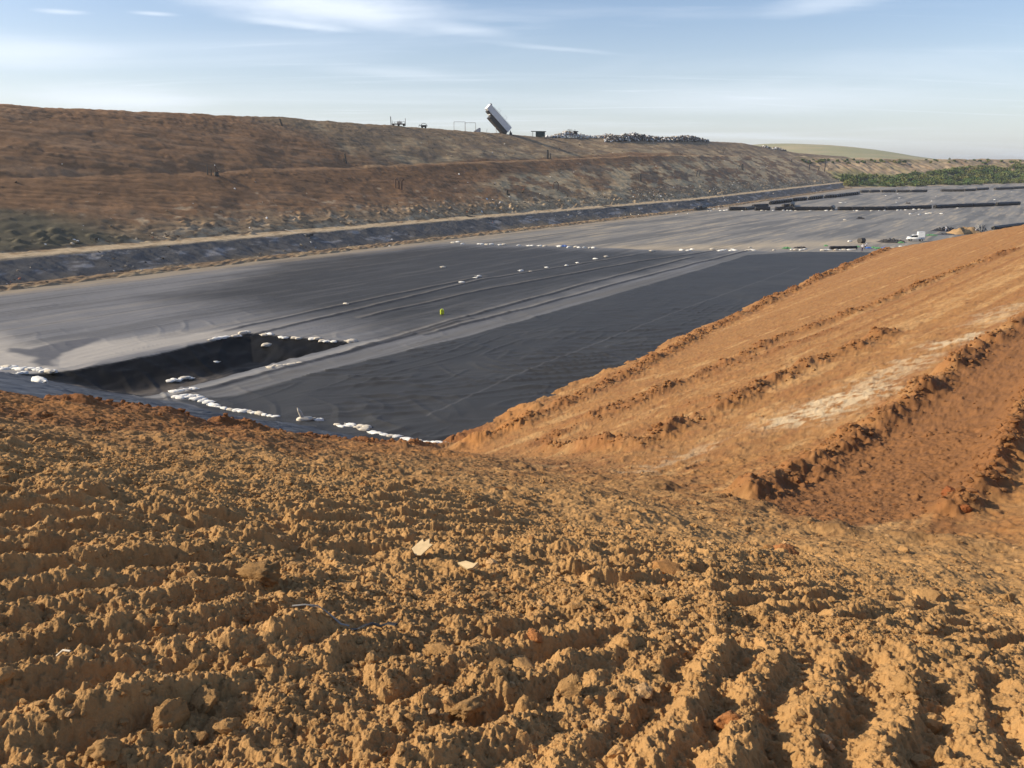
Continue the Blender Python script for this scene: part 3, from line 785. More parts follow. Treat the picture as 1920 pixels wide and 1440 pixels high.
#ITEMS
# ================================================================== loose ground cover: clods
def ico(sub):
    bm = bmesh.new(); bmesh.ops.create_icosphere(bm, subdivisions=sub, radius=1.0)
    v = np.array([p.co[:] for p in bm.verts]); f = np.array([[q.index for q in p.verts] for p in bm.faces]); bm.free()
    return v, f
ICO = {k: ico(k) for k in (1, 2, 3, 4)}
def n3(v, fr, seed):
    return (perlin(v[:, 0] * fr + 5.3, v[:, 1] * fr + v[:, 2] * fr * 0.7, seed) + perlin(v[:, 1] * fr + 2.1, v[:, 2] * fr - v[:, 0] * fr * 0.6, seed + 1)) * 0.6
def clod_shape(sub, seed, blocky=0.0):
    v, f = ICO[sub]
    rs = np.random.RandomState(seed)
    sc = 1 + 0.45 * n3(v, 1.3, seed) + 0.28 * n3(v, 3.0, seed + 5)
    if sub > 2: sc = sc + 0.16 * (1 - 2.2 * np.abs(n3(v, 4.5, seed + 9))) + 0.07 * n3(v, 10, seed + 13) + 0.05 * n3(v, 20, seed + 15)
    p = v * sc[:, None]
    for k in range(4 + int(blocky * 7)):                    # planar breaks
        d = rs.normal(size=3); d /= np.linalg.norm(d)
        h = 0.50 + 0.35 * rs.rand()
        t = p @ d
        p = p - np.outer(np.maximum(t - h, 0) * (0.80 + 0.17 * blocky), d)
    if sub > 2: p = p * (1 + 0.04 * n3(v, 16, seed + 23))[:, None]
    p = p * (np.array([1, 0.62 + 0.38 * rs.rand(), 0.5 + 0.35 * rs.rand()]))
    return p, f
def rotz(p, a):
    c, s = math.cos(a), math.sin(a)
    return np.stack([p[:, 0] * c - p[:, 1] * s, p[:, 0] * s + p[:, 1] * c, p[:, 2]], 1)
SH = {k: [clod_shape(k, 900 + 13 * i + k, 0.4 * (i % 3 == 0)) for i in range(14)] for k in (1, 2, 3)}
Vs, Fs, Cs, off = [], [], [], 0
#          rmin   rmax   reach  per m2  subdiv near/far, switch distance
CLASSES = [(-1, 0, 0, 0, (2, 1), 16), (0.004, 0.012, 4.6, 5200, (1, 1), 9), (0.010, 0.021, 10.0, 950, (2, 1), 3.4), (0.020, 0.042, 22.0, 36, (3, 1), 5.5), (0.040, 0.075, 48.0, 1.7, (3, 1), 12), (0.08, 0.13, 60.0, 0.22, (3, 2), 20)]
for ci, (r0, r1, reach, dens, subs, sw) in enumerate(CLASSES):
    if r0 < 0:
        xs_, ys_ = [], []
        for P, hw, hh in RIDGES:
            for (ax, ay), (bx, by) in zip(P[:-1], P[1:]):
                k = int(min(math.hypot(bx - ax, by - ay) * 20 * hh / 0.34, 1500) * Q); t_ = RNG.rand(k); o1 = RNG.normal(size=k) * hw * 0.75; o2 = RNG.normal(size=k) * hw * 0.75
                xs_.append(ax + (bx - ax) * t_ + o1); ys_.append(ay + (by - ay) * t_ + o2)
        for (ax, ay), (bx, by) in zip(EDGE[:-1], EDGE[1:]):
            k = int(math.hypot(bx - ax, by - ay) * 26 * Q); t_ = RNG.rand(k)
            xs_.append(ax + (bx - ax) * t_ + RNG.normal(size=k) * 0.7); ys_.append(ay + (by - ay) * t_ + RNG.normal(size=k) * 0.7 - 0.9)
        x = np.concatenate(xs_); y = np.concatenate(ys_); rr = np.hypot(x, y)
        kp = fbm(x * 0.6, y * 0.6, 3, 0.6, 631) + 0.4 * RNG.rand(len(x)) > 0.0
        x, y, rr = x[kp], y[kp], rr[kp]
        z, c = soil_surface(x, y)
        r_ = 0.03 + 0.13 * RNG.rand(len(x)) ** 3 + 0.0006 * rr
        yaw = RNG.rand(len(x)) * 6.283; ks = RNG.randint(0, 14, len(x)); tint = 0.85 + 0.22 * RNG.rand(len(x))
        for i in range(len(x)):
            p, f = SH[subs[0] if rr[i] < sw else subs[1]][ks[i]]
            Vs.append(rotz(p, yaw[i]) * r_[i] + (x[i], y[i], z[i] + r_[i] * 0.2)); Fs.append(f + off); off += len(p)
            Cs.append(np.repeat((c[i] * tint[i])[None], len(p), 0))
        continue
    n = int(dens * Q * R(50) * (reach ** 2 - 1.2 ** 2))
    rr = np.sqrt(RNG.rand(n) * (reach ** 2 - 1.2 ** 2) + 1.2 ** 2); aa_ = (RNG.rand(n) * 2 - 1) * R(50)
    x = rr * np.sin(aa_); y = rr * np.cos(aa_)
    ze = ZONE_EDGE + [(400, -60), (-400, -300), (-400, 300), (-60, 70)]
    zn = poly_sd(x, y, ze)
    ridge = np.zeros(n)
    for P, hw, hh in RIDGES:
        d, _, _ = line_d(x, y, P); ridge = np.maximum(ridge, np.exp(-(d / (hw * 1.1)) ** 2))
    on_tr = np.zeros(n)
    for P, *_ in TREAD:
        on_tr = np.maximum(on_tr, poly_sd(x, y, P) > 0)
    cl = fbm(x * 0.9, y * 1.3, 3, 0.6, 601 + ci)
    _, _, gA = line_d(x, y, RIDGES[2][0]); _, _, gB = line_d(x, y, RIDGES[3][0]); softm = (gA > 0.2) & (gB < 0)
    pr = np.where(zn > 0, 0.45 + 1.3 * cl, 0.05 + 0.9 * ridge + 0.4 * softm) * np.where((on_tr > 0) & (zn > 0), 0.30, 1)
    sde = poly_sd(x, y, LINER_NEAR)
    pr = pr * (sde < -0.8) * np.where((sde > -5.2) & (sde < -2.6) & (x > -22), 0.15, 1)
    lc_, wc_ = lw(x, y)
    pr = pr * (h_soilbase(x, y) > floor_z(x, y) + 0.3)
    keep = RNG.rand(n) < pr
    x, y, rr = x[keep], y[keep], rr[keep]
    if not len(x): continue
    z, c = soil_surface(x, y)
    r_ = r0 + (r1 - r0) * RNG.rand(len(x)) ** 1.8
    yaw = RNG.rand(len(x)) * 6.283; ks = RNG.randint(0, 14, len(x)); tint = (0.90 + 0.22 * RNG.rand(len(x)))[:, None] * np.ones((1, 3)); od = RNG.rand(len(x)); tint[od < 0.04] *= (1.25, 1.35, 1.6); tint[od > 0.93] *= (0.85, 0.75, 0.68)
    for i in range(len(x)):
        p, f = SH[subs[0] if rr[i] < sw else subs[1]][ks[i]]
        q = rotz(p, yaw[i]) * r_[i] + (x[i], y[i], z[i] + r_[i] * 0.08)
        Vs.append(q); Fs.append(f + off); off += len(p)
        Cs.append(np.repeat((c[i] * tint[i])[None], len(p), 0))
Vs = np.concatenate(Vs); Fs = np.concatenate(Fs); Cs = np.concatenate(Cs)
me = bpy.data.meshes.new('soil_crumbs')
set_mesh(me, Vs, Fs)
a = me.color_attributes.new('tint', 'FLOAT_COLOR', 'POINT')
a.data.foreach_set('color', np.concatenate([Cs, np.ones((len(Cs), 1))], 1).astype(np.float32).ravel())
me.polygons.foreach_set('use_smooth', np.full(len(Fs), False))
me.materials.append(M_CLOD)
o = bpy.data.objects.new('soil_crumbs', me); COL.objects.link(o); o['kind'] = 'stuff'
o['label'] = 'loose crumbs and small clods of tan soil scattered over the foreground earth'; o['category'] = 'soil crumbs'
print('crumb verts', len(Vs))
del Vs, Fs, Cs

# ------------------------------------------------------------------ object helpers
def tag(o, label, cat, group=None, kind=None):
    o['label'] = label; o['category'] = cat
    if group: o['group'] = group
    if kind: o['kind'] = kind
    return o
def empty(name, loc, rz=0.0, label=None, cat=None, group=None):
    o = bpy.data.objects.new(name, None); COL.objects.link(o)
    o.location = loc; o.rotation_euler = (0, 0, rz); o.empty_display_size = 0.2
    if label: tag(o, label, cat, group)
    return o
class MB:
    def __init__(s): s.bm = bmesh.new()
    def box(s, c, d, rot=None, bev=0.0):
        r = bmesh.ops.create_cube(s.bm, size=1.0)
        M = Matrix.Translation(c) @ (rot if rot else Matrix.Identity(4)) @ Matrix.Diagonal((d[0], d[1], d[2], 1))
        bmesh.ops.transform(s.bm, matrix=M, verts=r['verts'])
        if bev:
            es = list({e for v in r['verts'] for e in v.link_edges})
            bmesh.ops.bevel(s.bm, geom=es, offset=bev, segments=2, affect='EDGES')
        return s
    def tube(s, p0, p1, r0, r1=None, n=10):
        p0 = Vector(p0); p1 = Vector(p1); d = p1 - p0
        r = bmesh.ops.create_cone(s.bm, cap_ends=True, segments=n, radius1=r0, radius2=r0 if r1 is None else r1, depth=d.length)
        M = Matrix.Translation((p0 + p1) / 2) @ d.to_track_quat('Z', 'Y').to_matrix().to_4x4()
        bmesh.ops.transform(s.bm, matrix=M, verts=r['verts'])
        return s
    def path(s, pts, r, n=8):
        for a, b in zip(pts[:-1], pts[1:]): s.tube(a, b, r, r, n)
        return s
    def ball(s, c, d, sub=2):
        r = bmesh.ops.create_icosphere(s.bm, subdivisions=sub, radius=1.0)
        bmesh.ops.transform(s.bm, matrix=Matrix.Translation(c) @ Matrix.Diagonal((d[0], d[1], d[2], 1)), verts=r['verts'])
        return s
    def poly(s, pts, th):
        """flat outline in XZ given thickness along Y"""
        a = [s.bm.verts.new((x, -th / 2, z)) for x, z in pts]; b = [s.bm.verts.new((x, th / 2, z)) for x, z in pts]
        n = len(pts)
        s.bm.faces.new(a); s.bm.faces.new(b[::-1])
        for i in range(n): s.bm.faces.new((a[i], b[i], b[(i + 1) % n], a[(i + 1) % n]))
        return s
    def build(s, name, mat, parent=None, smooth=False):
        bmesh.ops.recalc_face_normals(s.bm, faces=s.bm.faces)
        me = bpy.data.meshes.new(name); s.bm.to_mesh(me); s.bm.free()
        me.materials.append(mat)
        if smooth: me.polygons.foreach_set('use_smooth', np.full(len(me.polygons), True))
        o = bpy.data.objects.new(name, me); COL.objects.link(o)
        if parent: o.parent = parent
        return o
def np_obj(name, v, f, mat, smooth=True, col=None, parent=None):
    me = bpy.data.meshes.new(name); set_mesh(me, np.asarray(v), np.asarray(f))
    me.polygons.foreach_set('use_smooth', np.full(len(f), smooth))
    if col is not None:
        a = me.color_attributes.new('tint', 'FLOAT_COLOR', 'POINT')
        a.data.foreach_set('color', np.concatenate([col, np.ones((len(col), 1))], 1).astype(np.float32).ravel())
    me.materials.append(mat)
    o = bpy.data.objects.new(name, me); COL.objects.link(o)
    if parent: o.parent = parent
    return o
def gz(fn, x, y):
    return float(fn(np.array([x]), np.array([y]))[0])
def hit(px, py, fn):
    return march(px, py, fn)
YAW_U = math.atan2(U[1], U[0])

M_BAG = plain('woven_white_sack', (0.78, 0.76, 0.70), 0.75, var=0.08, scale=9, bump=0.3)
M_BAGD = plain('dusty_white_sack', (0.60, 0.54, 0.44), 0.85, var=0.15, scale=7, bump=0.3)
M_BLK = plain('black_plastic', (0.014, 0.013, 0.013), 0.5, var=0.3, scale=2, bump=0.2)
M_BLK2 = plain('dusty_black_plastic', (0.05, 0.045, 0.04), 0.6, var=0.4, scale=2, bump=0.2)
M_WHT = plain('white_paint', (0.74, 0.75, 0.75), 0.5, var=0.07, scale=1.2)
M_WGR = plain('grey_white_side', (0.33, 0.34, 0.35), 0.6, var=0.12, scale=0.8)
M_SIDE = plain('trailer_side', (0.66, 0.67, 0.68), 0.6, var=0.10, scale=0.8)
M_DKM = plain('dark_steel', (0.035, 0.033, 0.03), 0.6, var=0.3, scale=2)
M_GRN = plain('dark_green_paint', (0.018, 0.045, 0.045), 0.6, var=0.2)
M_YEL = plain('yellow_green_plastic', (0.62, 0.70, 0.05), 0.5, var=0.06)
M_RUST = plain('rusty_brown_steel', (0.10, 0.055, 0.035), 0.8, var=0.3)
M_SKIN = plain('skin', (0.22, 0.12, 0.08), 0.7, var=0.05)
M_GLS = plain('dark_glass', (0.02, 0.025, 0.03), 0.12, var=0.05, spec=0.8)
M_RUB = plain('tyre_rubber', (0.02, 0.02, 0.02), 0.9)
M_BLU = plain('blue_plastic', (0.04, 0.12, 0.38), 0.5, var=0.15)
M_GRP = plain('green_plastic', (0.10, 0.26, 0.10), 0.5, var=0.2)
M_CARD = plain('cardboard', (0.30, 0.22, 0.13), 0.9)
M_WOOD = plain('pale_dry_wood', (0.60, 0.45, 0.25), 0.8, var=0.2, scale=20)
M_TWIG = plain('dry_twig', (0.09, 0.07, 0.05), 0.9)
M_SHT = plain('grey_liner_sheet', (0.14, 0.14, 0.14), 0.5, var=0.15)

# ------------------------------------------------------------------ big clods, each its own thing
CL_COL = {'t': (0.47, 0.31, 0.165), 'r': (0.40, 0.19, 0.08), 'b': (0.30, 0.18, 0.09)}
BIG = [(1065, 1312, 0.070, 0.9, 't', 'largest cracked soil clod, its dim flat face toward the viewer, near bottom centre'),
       (985, 1348, 0.050, 0.3, 't', 'rounded soil clod just left of the largest cracked clod'),
       (940, 1282, 0.052, 1.0, 't', 'square-edged flat-topped soil block left of the largest clod'),
       (982, 1252, 0.058, 1.0, 't', 'flat-topped soil slab behind the square-edged block'),
       (897, 1213, 0.056, 1.0, 't', 'boxy soil clod with flat top above the two flat-topped blocks'),
       (828, 1232, 0.056, 0.9, 't', 'long low soil clod beside the boxy clod'),
       (875, 1340, 0.040, 0.4, 't', 'knobbly soil clod below the long low clod'),
       (1000, 1216, 0.036, 0.5, 'r', 'reddish crumbling soil clod between paler ones'),
       (320, 1366, 0.068, 0.6, 't', 'large angular soil clod at lower left of the picture'),
       (382, 1330, 0.055, 0.4, 't', 'lumpy soil clod up and right of the large angular clod at lower left'),
       (372, 1284, 0.052, 0.3, 'b', 'darker soil clod in the furrow above the lumpy clod'),
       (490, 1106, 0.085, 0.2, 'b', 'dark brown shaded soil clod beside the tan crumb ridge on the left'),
       (358, 1100, 0.070, 0.3, 't', 'tan soil clod left of the dark brown shaded clod'),
       (1364, 1376, 0.060, 0.3, 'r', 'round brown soil clod at the end of a track ridge, lower right'),
       (1694, 1318, 0.050, 0.2, 't', 'round tan soil clod lying between track ridges at right'),
       (1888, 1118, 0.105, 0.4, 't', 'upright tan soil clod by the right edge of the picture'),
       (1467, 1046, 0.125, 0.2, 'r', 'flattish rust-brown soil clod alone on crumbly ground'),
       (1182, 1186, 0.040, 0.0, 't', 'small egg-shaped soil clod standing upright on a ridge'),
       (205, 1430, 0.05, 0.5, 't', 'soil clod at the bottom left edge of the picture'),
       (1776, 956, 0.17, 0.3, 'r', 'dark red soil lump casting a shadow where the ridges meet at right'),
       (1808, 968, 0.13, 0.3, 'r', 'smaller red soil lump right of the dark red lump')]
def ssurf(x, y): return soil_surface(x, y, False)
for i, (px, py, r, bl, ck, lab) in enumerate(BIG):
    x, y, z = march(px, py, h_soilbase)
    z = gz(ssurf, x, y)
    p, f = clod_shape(4, 2000 + i * 31, bl)
    if 'upright' in lab: p = p[:, [1, 2, 0]] * (0.9, 0.9, 1.1)
    if 'slab' in lab or 'long low' in lab: p = p * (1.45, 1.0, 0.7)
    p = p * (1 + 0.13 * (1 - 2 * np.abs(n3(p, 3.2, 76 + i))) + 0.07 * (1 - 2 * np.abs(n3(p, 8, 77 + i))) + 0.05 * n3(p, 18, 78 + i))[:, None]
    p = rotz(p, i * 1.7) * r * 1.0
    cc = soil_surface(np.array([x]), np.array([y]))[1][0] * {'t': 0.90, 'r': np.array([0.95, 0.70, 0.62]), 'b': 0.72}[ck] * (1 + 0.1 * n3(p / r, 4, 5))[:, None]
    o = np_obj('soil_clod', p, f, M_CLOD, True, cc)
    o.location = (x, y, z + r * 0.22)
    tag(o, lab, 'soil clod', 'large soil clods in the foreground')

# ------------------------------------------------------------------ sandbags
def bag_mesh(seed, L_=0.9, W=0.48, H=0.44, tuft=1.3):
    rs = np.random.RandomState(seed)
    v, f = ICO[3]
    u = v[:, 0]
    sq = np.sign(v) * np.abs(v) ** np.array([0.75, 0.8, 0.95])
    p = sq * np.array([L_ / 2, W / 2, H / 2])
    p[:, 2] = np.where(p[:, 2] < 0, p[:, 2] * 0.45, p[:, 2])
    t = np.clip((u - 0.72) / 0.28, 0, 1)                     # gathered neck and ruffled mouth
    p[:, 1] *= 1 - 0.75 * t; p[:, 2] *= 1 - 0.6 * t
    p[:, 0] += 0.16 * tuft * t * t
    p[:, 2] += 0.10 * tuft * t * t
    p[:, 1] += np.where(t > 0.75, np.sin(np.arctan2(v[:, 2], v[:, 1]) * 3) * 0.05, 0)
    p *= (1 + 0.20 * n3(v, 2.2, seed) + 0.10 * (1 - 2 * np.abs(n3(v, 4, seed + 2))))[:, None]
    p[:, 2] += 0.45 * H / 2 * 0.8
    return p, f
def bag_me(seed, mat, **k):
    p, f = bag_mesh(seed, **k)
    o = np_obj('sandbag_tmp', p, f, mat)
    me = o.data; bpy.data.objects.remove(o); me.name = 'sandbag'
    return me
BAGS = [bag_me(3000 + i, M_BAG, L_=0.78 + 0.1 * (i % 3), H=0.38 + 0.06 * (i % 2), W=0.40 + 0.05 * (i % 3)) for i in range(6)]
BAGSD = [bag_me(3100 + i, M_BAGD) for i in range(3)]
def h_floor(x, y):
    return np.where(np.hypot(x, y) > 120, floor_z(x, y), h_liner(x, y))
def bag(px, py, label, group=None, s=1.0, dusty=False, yaw=None, name='sandbag', cat='sandbag'):
    x, y, z = march(px, py, h_floor, 20)
    me = random.choice(BAGSD if dusty or random.random() < 0.18 else BAGS)
    o = bpy.data.objects.new(name, me); COL.objects.link(o)
    o.location = (x, y, z - 0.02)
    o.rotation_euler = (0, 0, random.uniform(-0.5, 0.5) if yaw is None else yaw)
    k = s * random.uniform(0.66, 0.98)
    o.scale = (k * (-1 if random.random() < 0.5 else 1), k, k)
    tag(o, label, cat, group)
    return o
def z8(L_): return [(400 + a / 4, 560 + b / 4) for a, b in L_]
def z7(L_): return [(a / 4, 560 + b / 4) for a, b in L_]
def z6(L_): return [(800 + a / 4, 420 + b / 4) for a, b in L_]
def z4(L_): return [(1200 + a * 0.1875, 220 + b * 0.1875) for a, b in L_]
def r1(L_): return [(1300 + a / 6, 360 + b / 6) for a, b in L_]
def r2(L_): return [(1600 + a / 6, 330 + b / 6) for a, b in L_]
rowA = z8([(930, 938), (962, 950), (1005, 948), (1035, 940), (1075, 958), (1108, 950), (1132, 975), (1150, 955), (1200, 998), (1232, 1008), (1275, 1015), (1330, 1022), (1375, 1024), (1440, 1046), (1475, 1054), (1540, 1062), (1612, 1075), (1660, 1078), (1690, 1072), (1745, 1082)])
for a, b in rowA: bag(a, b + 4, 'white sandbag in the unbroken row ending at the corner where liner meets orange soil', 'sandbags along the near toe, right part', 1.05, yaw=random.uniform(-0.5, 0.1))
rowB = z8([(10, 800), (45, 812), (80, 822), (125, 828), (180, 834), (225, 840), (270, 842), (305, 850), (345, 856), (385, 866), (425, 872), (470, 877)])
for a, b in rowB: bag(a, b + 3, 'white sandbag in the thin curving row left of the lone open sack', 'sandbags along the near toe, left part', 1.0, yaw=random.uniform(-0.5, 0.1))
rowC = z7([(1325, 728), (1352, 735), (1375, 722), (1400, 732), (1425, 715), (1445, 728), (1455, 745), (1475, 725), (1488, 745), (1505, 735), (1520, 758), (1535, 745), (1548, 772), (1570, 765), (1580, 785), (1605, 792)])
for a, b in rowC: bag(a, b + 4, 'white sandbag in the thick heaped bend of the row next to the black hollow', 'sandbags heaped at the hollow corner', 1.1)
for a, b in z7([(1300, 692), (1330, 690), (1360, 685), (1390, 680), (1420, 676), (1450, 672)]): bag(a, b + 3, 'white sandbag in the short straight row just above the heaped bend', 'short row of sandbags above the heap', 1.05)
for a, b in z7([(1275, 612), (1305, 602), (1330, 608), (1352, 596), (1380, 590), (1402, 586), (1425, 590)]): bag(a, b + 3, 'white sandbag in the small cluster on the near lip of the black hollow', 'cluster of sandbags on the hollow lip', 1.1)
for a, b in z7([(-60, 512), (-25, 516), (10, 516), (35, 524), (58, 512), (85, 518), (100, 505), (128, 520), (155, 526), (180, 518), (205, 528), (232, 522), (262, 528), (292, 516), (305, 530), (335, 538), (352, 528), (372, 543), (398, 542), (150, 554), (182, 552)]):
    bag(a, b + 3, 'white sandbag in the row left of the black hollow by the dried puddle', 'sandbags left of the hollow', 1.3)
lone = bag(74, 717, 'lone greyish sandbag with a tall tied neck lying on the near liner slope at left', s=1.8, yaw=2.6)
for n_, (a, b) in enumerate(z7([(1590, 308), (1625, 300), (1665, 292), (1695, 282), (1770, 280), (1790, 275), (1822, 256), (1850, 246)]) + z8([(385, 270), (425, 264), (510, 288), (540, 290), (610, 292), (640, 296), (745, 300), (785, 298), (820, 316), (850, 318), (905, 320)])):
    bag(a, b + 2, 'white sandbag spaced along the far rim of the black hollow', 'sandbags on the far rim of the hollow', 1.25, dusty=(n_ % 4 == 0))
bag(660, 642, 'pale sandbag at the right-hand tip of the black hollow', s=1.6, dusty=True)
bag(500, 649, 'white sandbag lying alone inside the black hollow just below its far rim', s=1.6)
bag(405, 680, 'small white sandbag on the black wall inside the hollow', s=1.0)
for a, b in z8([(430, 515), (470, 500), (500, 502), (540, 496), (575, 494), (610, 486), (650, 480)]): bag(a, b + 2, 'dusty white sandbag half buried along the near edge line right of the hollow', 'dusty bags along the hollow edge line', 1.0, dusty=True)
mids = [((866, 529), 'first and nearest white sandbag of the diagonal line across the dark liner'), ((892, 521), 'white sandbag of the leaning pair, second in the diagonal line'), ((898, 518), 'upright sandbag leaning behind the second one in the diagonal line'),
        ((977, 508), 'pale domed sandbag after the leaning pair in the diagonal line'), ((995, 508.5), 'tiny white scrap sandbag beside a dusty streak in the diagonal line'), ((1025, 501), 'sandbag with upturned neck in the middle of the diagonal line'),
        ((1062, 497.5), 'flat white sandbag after the upturned one in the diagonal line'), ((1083, 492.5), 'thin white sandbag third from the far end of the diagonal line'), ((1116, 485), 'sandbag with tall tied neck second from the far end of the diagonal line'),
        ((1137, 481), 'farthest white sandbag of the diagonal line, near the cross row'), ((648, 570), 'lone tan sandbag on grey liner above the black hollow'), ((831, 501), 'flat white bag on the dark liner left of the diagonal line')]
for (p_, l_b) in mids: bag(p_[0], p_[1] + 1, l_b, 'sandbags in a diagonal line' if 'diagonal' in l_b else None, 1.25 if 'tiny' not in l_b else 0.7, dusty='tan' in l_b)
cross = z6([(200, 140), (232, 134), (268, 148), (390, 148), (415, 150), (450, 153), (485, 152), (550, 156), (578, 154), (690, 160), (765, 163), (790, 160), (850, 163), (885, 165), (995, 168), (1065, 175), (1120, 172), (1140, 176), (1180, 176), (1225, 178), (1250, 179), (1690, 203), (1910, 193)])
for a, b in cross: bag(a, b + 1, 'white sandbag in the left half of the far row where dark liner ends', 'cross row of sandbags, left half', 1.5)
cross2 = z4([(120, 1335), (415, 1326), (488, 1332), (520, 1320), (722, 1318), (800, 1334), (826, 1330), (852, 1325), (905, 1333), (925, 1318), (945, 1330), (1060, 1332), (1085, 1330), (1098, 1302), (1115, 1325), (1142, 1328), (1340, 1326), (1520, 1320), (1556, 1322), (1612, 1324), (1648, 1316)]) + r1([(1452, 654), (1475, 652), (1510, 650), (1535, 650), (1605, 653), (1650, 651), (1690, 650), (1755, 650), (1785, 648), (1815, 646)])
for a, b in cross2: bag(a, b + 1, 'white sandbag in the right half of the far row where dark liner ends', 'cross row of sandbags, right half', 1.45)
rolls_b = r1([(170, 206), (200, 206), (180, 182), (205, 178), (235, 184), (290, 176), (305, 204), (350, 202), (380, 196), (550, 204), (770, 203), (820, 204), (895, 203), (1012, 201), (1057, 200), (1095, 203), (1150, 204), (1315, 204), (1440, 197), (1497, 204), (1557, 203), (1805, 204), (1843, 203)]) + r2([(42, 386), (205, 386), (290, 384), (352, 380), (500, 380), (536, 377), (588, 375), (680, 370), (740, 369), (780, 371), (1175, 354)])
for a, b in rolls_b: bag(a, b + 1.5, 'tiny white sandbag at the foot of the long row of black rolls', 'sandbags at the foot of the roll row', 1.6)
for (a, b), l_b in zip(r2([(640, 432), (740, 439), (828, 426), (865, 425), (990, 428)]), ['largest flat white bag of the loose five in front of the roll row, leftmost', 'second from left of the loose five white bags in front of the roll row', 'middle of the loose five white bags in front of the roll row', 'fourth from left of the loose five white bags before the roll row', 'rightmost of the loose five white bags before the roll row']):
    bag(a, b, l_b, 'five loose bags before the roll row', 2.0)
for a, b in r2([(365, 222), (520, 250), (500, 203), (485, 298), (880, 285), (930, 230), (1590, 270), (1780, 178), (1650, 122)]) + r1([(1645, 122), (1665, 123), (1712, 120), (1705, 318), (1760, 560)]):
    bag(a, b, 'tiny white bag alone on the far grey liner beyond the roll row', 'scattered bags on the far liner', 1.5)
for a, b in r2([(380, 829), (430, 829), (452, 816), (530, 794), (350, 826)]): bag(a, b, 'white sandbag beside the orange soil tip at the right end of the cross row', 'bags at the soil tip', 1.3)
for a, b in z4([(215, 970), (480, 965), (365, 975)]): bag(a, b, 'small white bag on the dirt strip at the left pit edge', 'bags on the left edge dirt', 1.3)
# the tall open sack beside one flat bag
x, y, z = march(572, 789, h_liner)
ob = MB()
t = empty('open_sack', (x, y, z), 0.2, 'cream open sack standing crumpled with its mouth sticking up, left of one flat sandbag', 'sack')
p, f = bag_mesh(3300, 1.25, 0.5, 0.42)
np_obj('sack_body', p * (1, 1, 1.2), f, M_BAGD, parent=t)
v, f = ICO[2]
p = v * (1 + 0.3 * n3(v, 2, 3310))[:, None] * (0.16, 0.10, 0.55); p[:, 0] += -0.30 - 0.35 * p[:, 2]; p[:, 2] += 0.60
p[:, 1] += 0.06 * np.sin(p[:, 2] * 14)
np_obj('sack_mouth', p, f, M_BAGD, parent=t)
bag(599, 789, 'single flat white sandbag just right of the crumpled open sack', s=1.1, yaw=0.0)

# ------------------------------------------------------------------ liner rolls
def roll_meshes(seed, length, rad):
    n = 20
    nl = 14
    A = np.linspace(0, 2 * math.pi, n, endpoint=False); Ls = np.linspace(-0.5, 0.5, nl) * length
    V_ = []
    for i, l in enumerate(Ls):
        rr = rad * (1 + 0.04 * math.sin(i * 2.3 + seed))
        sag = 0.02 * math.cos(i * 1.3 + seed)
        off_ = 0.05 * rad * math.sin(seed + i * 0.7)
        for a in A:
            rj = rr * (1 + 0.03 * math.sin(3 * a + seed))
            V_.append((l + 0.0, rj * math.cos(a) + off_, max(rj * math.sin(a), -rad * 0.93) + rad * 0.93 + sag))
    F_ = []
    for i in range(nl - 1):
        for j in range(n):
            F_.append((i * n + j, i * n + (j + 1) % n, (i + 1) * n + (j + 1) % n, (i + 1) * n + j))
    bm = bmesh.new()
    vs = [bm.verts.new(q) for q in V_]
    for q in F_: bm.faces.new([vs[k] for k in q])
    # spiral ends: recessed ring then core hole
    for side in (0, nl - 1):
        ring = vs[side * n:(side + 1) * n]
        sg = -1 if side == 0 else 1
        c = Vector((Ls[side], 0, rad * 0.95))
        r2_ = [bm.verts.new(c + (q.co - c) * 0.55 + Vector((sg * -0.05, 0, 0))) for q in ring]
        r3_ = [bm.verts.new(c + (q.co - c) * 0.22 + Vector((sg * 0.02, 0, 0))) for q in ring]
        r4_ = [bm.verts.new(c + (q.co - c) * 0.20 + Vector((sg * -0.35, 0, 0))) for q in ring]
        for a_, b_ in ((ring, r2_), (r2_, r3_), (r3_, r4_)):
            for j in range(n):
                bm.faces.new((a_[j], a_[(j + 1) % n], b_[(j + 1) % n], b_[j]))
        bm.faces.new(r4_)
    bmesh.ops.recalc_face_normals(bm, faces=bm.faces)
    me = bpy.data.meshes.new('liner_roll'); bm.to_mesh(me); bm.free()
    me.polygons.foreach_set('use_smooth', np.full(len(me.polygons), True))
    return me
ROLLM = {}
def roll(p0, p1, label, group, rad=0.7, mat=None, fn=None):
    """a roll lying between two photograph pixels of its foot line"""
    a = Vector(march(p0[0], p0[1], fn or h_floor)); b = Vector(march(p1[0], p1[1], fn or h_floor))
    d = b - a; ln = d.length
    k = (random.randint(0, 3), mat.name if mat else '')
    if k not in ROLLM:
        m = roll_meshes(k[0] * 1.9, 7.0, 0.7); m.materials.append(mat or M_BLK); ROLLM[k] = m
    o = bpy.data.objects.new('liner_roll', ROLLM[k]); COL.objects.link(o)
    o.location = (a + b) / 2 + Vector((0, 0, -0.03))
    o.rotation_euler = (0, -math.asin(d.z / ln), math.atan2(d.y, d.x))
    o.scale = (ln / 7.0, rad / 0.7, rad / 0.7)
    tag(o, label, 'liner roll', group)
    return o
g1 = 'black liner rolls in the long near row'
yb = lambda px: float(np.interp(px, [1360, 1440, 1600, 1660, 1740, 1800, 1850, 1910], [394.5, 394.5, 394.3, 393.8, 391.5, 388.5, 387, 384]))
for a, b in [(1367, 1396), (1415, 1443), (1453, 1485), (1487, 1509), (1509.5, 1532), (1532.5, 1556), (1571, 1595), (1595.5, 1618), (1618.5, 1658), (1661, 1699), (1699.5, 1744), (1752, 1793), (1793.5, 1821), (1821.5, 1863)]:
    roll((a, yb(a)), (b, yb(b)), 'black liner roll in the long near row across the far liner', g1, 0.92)
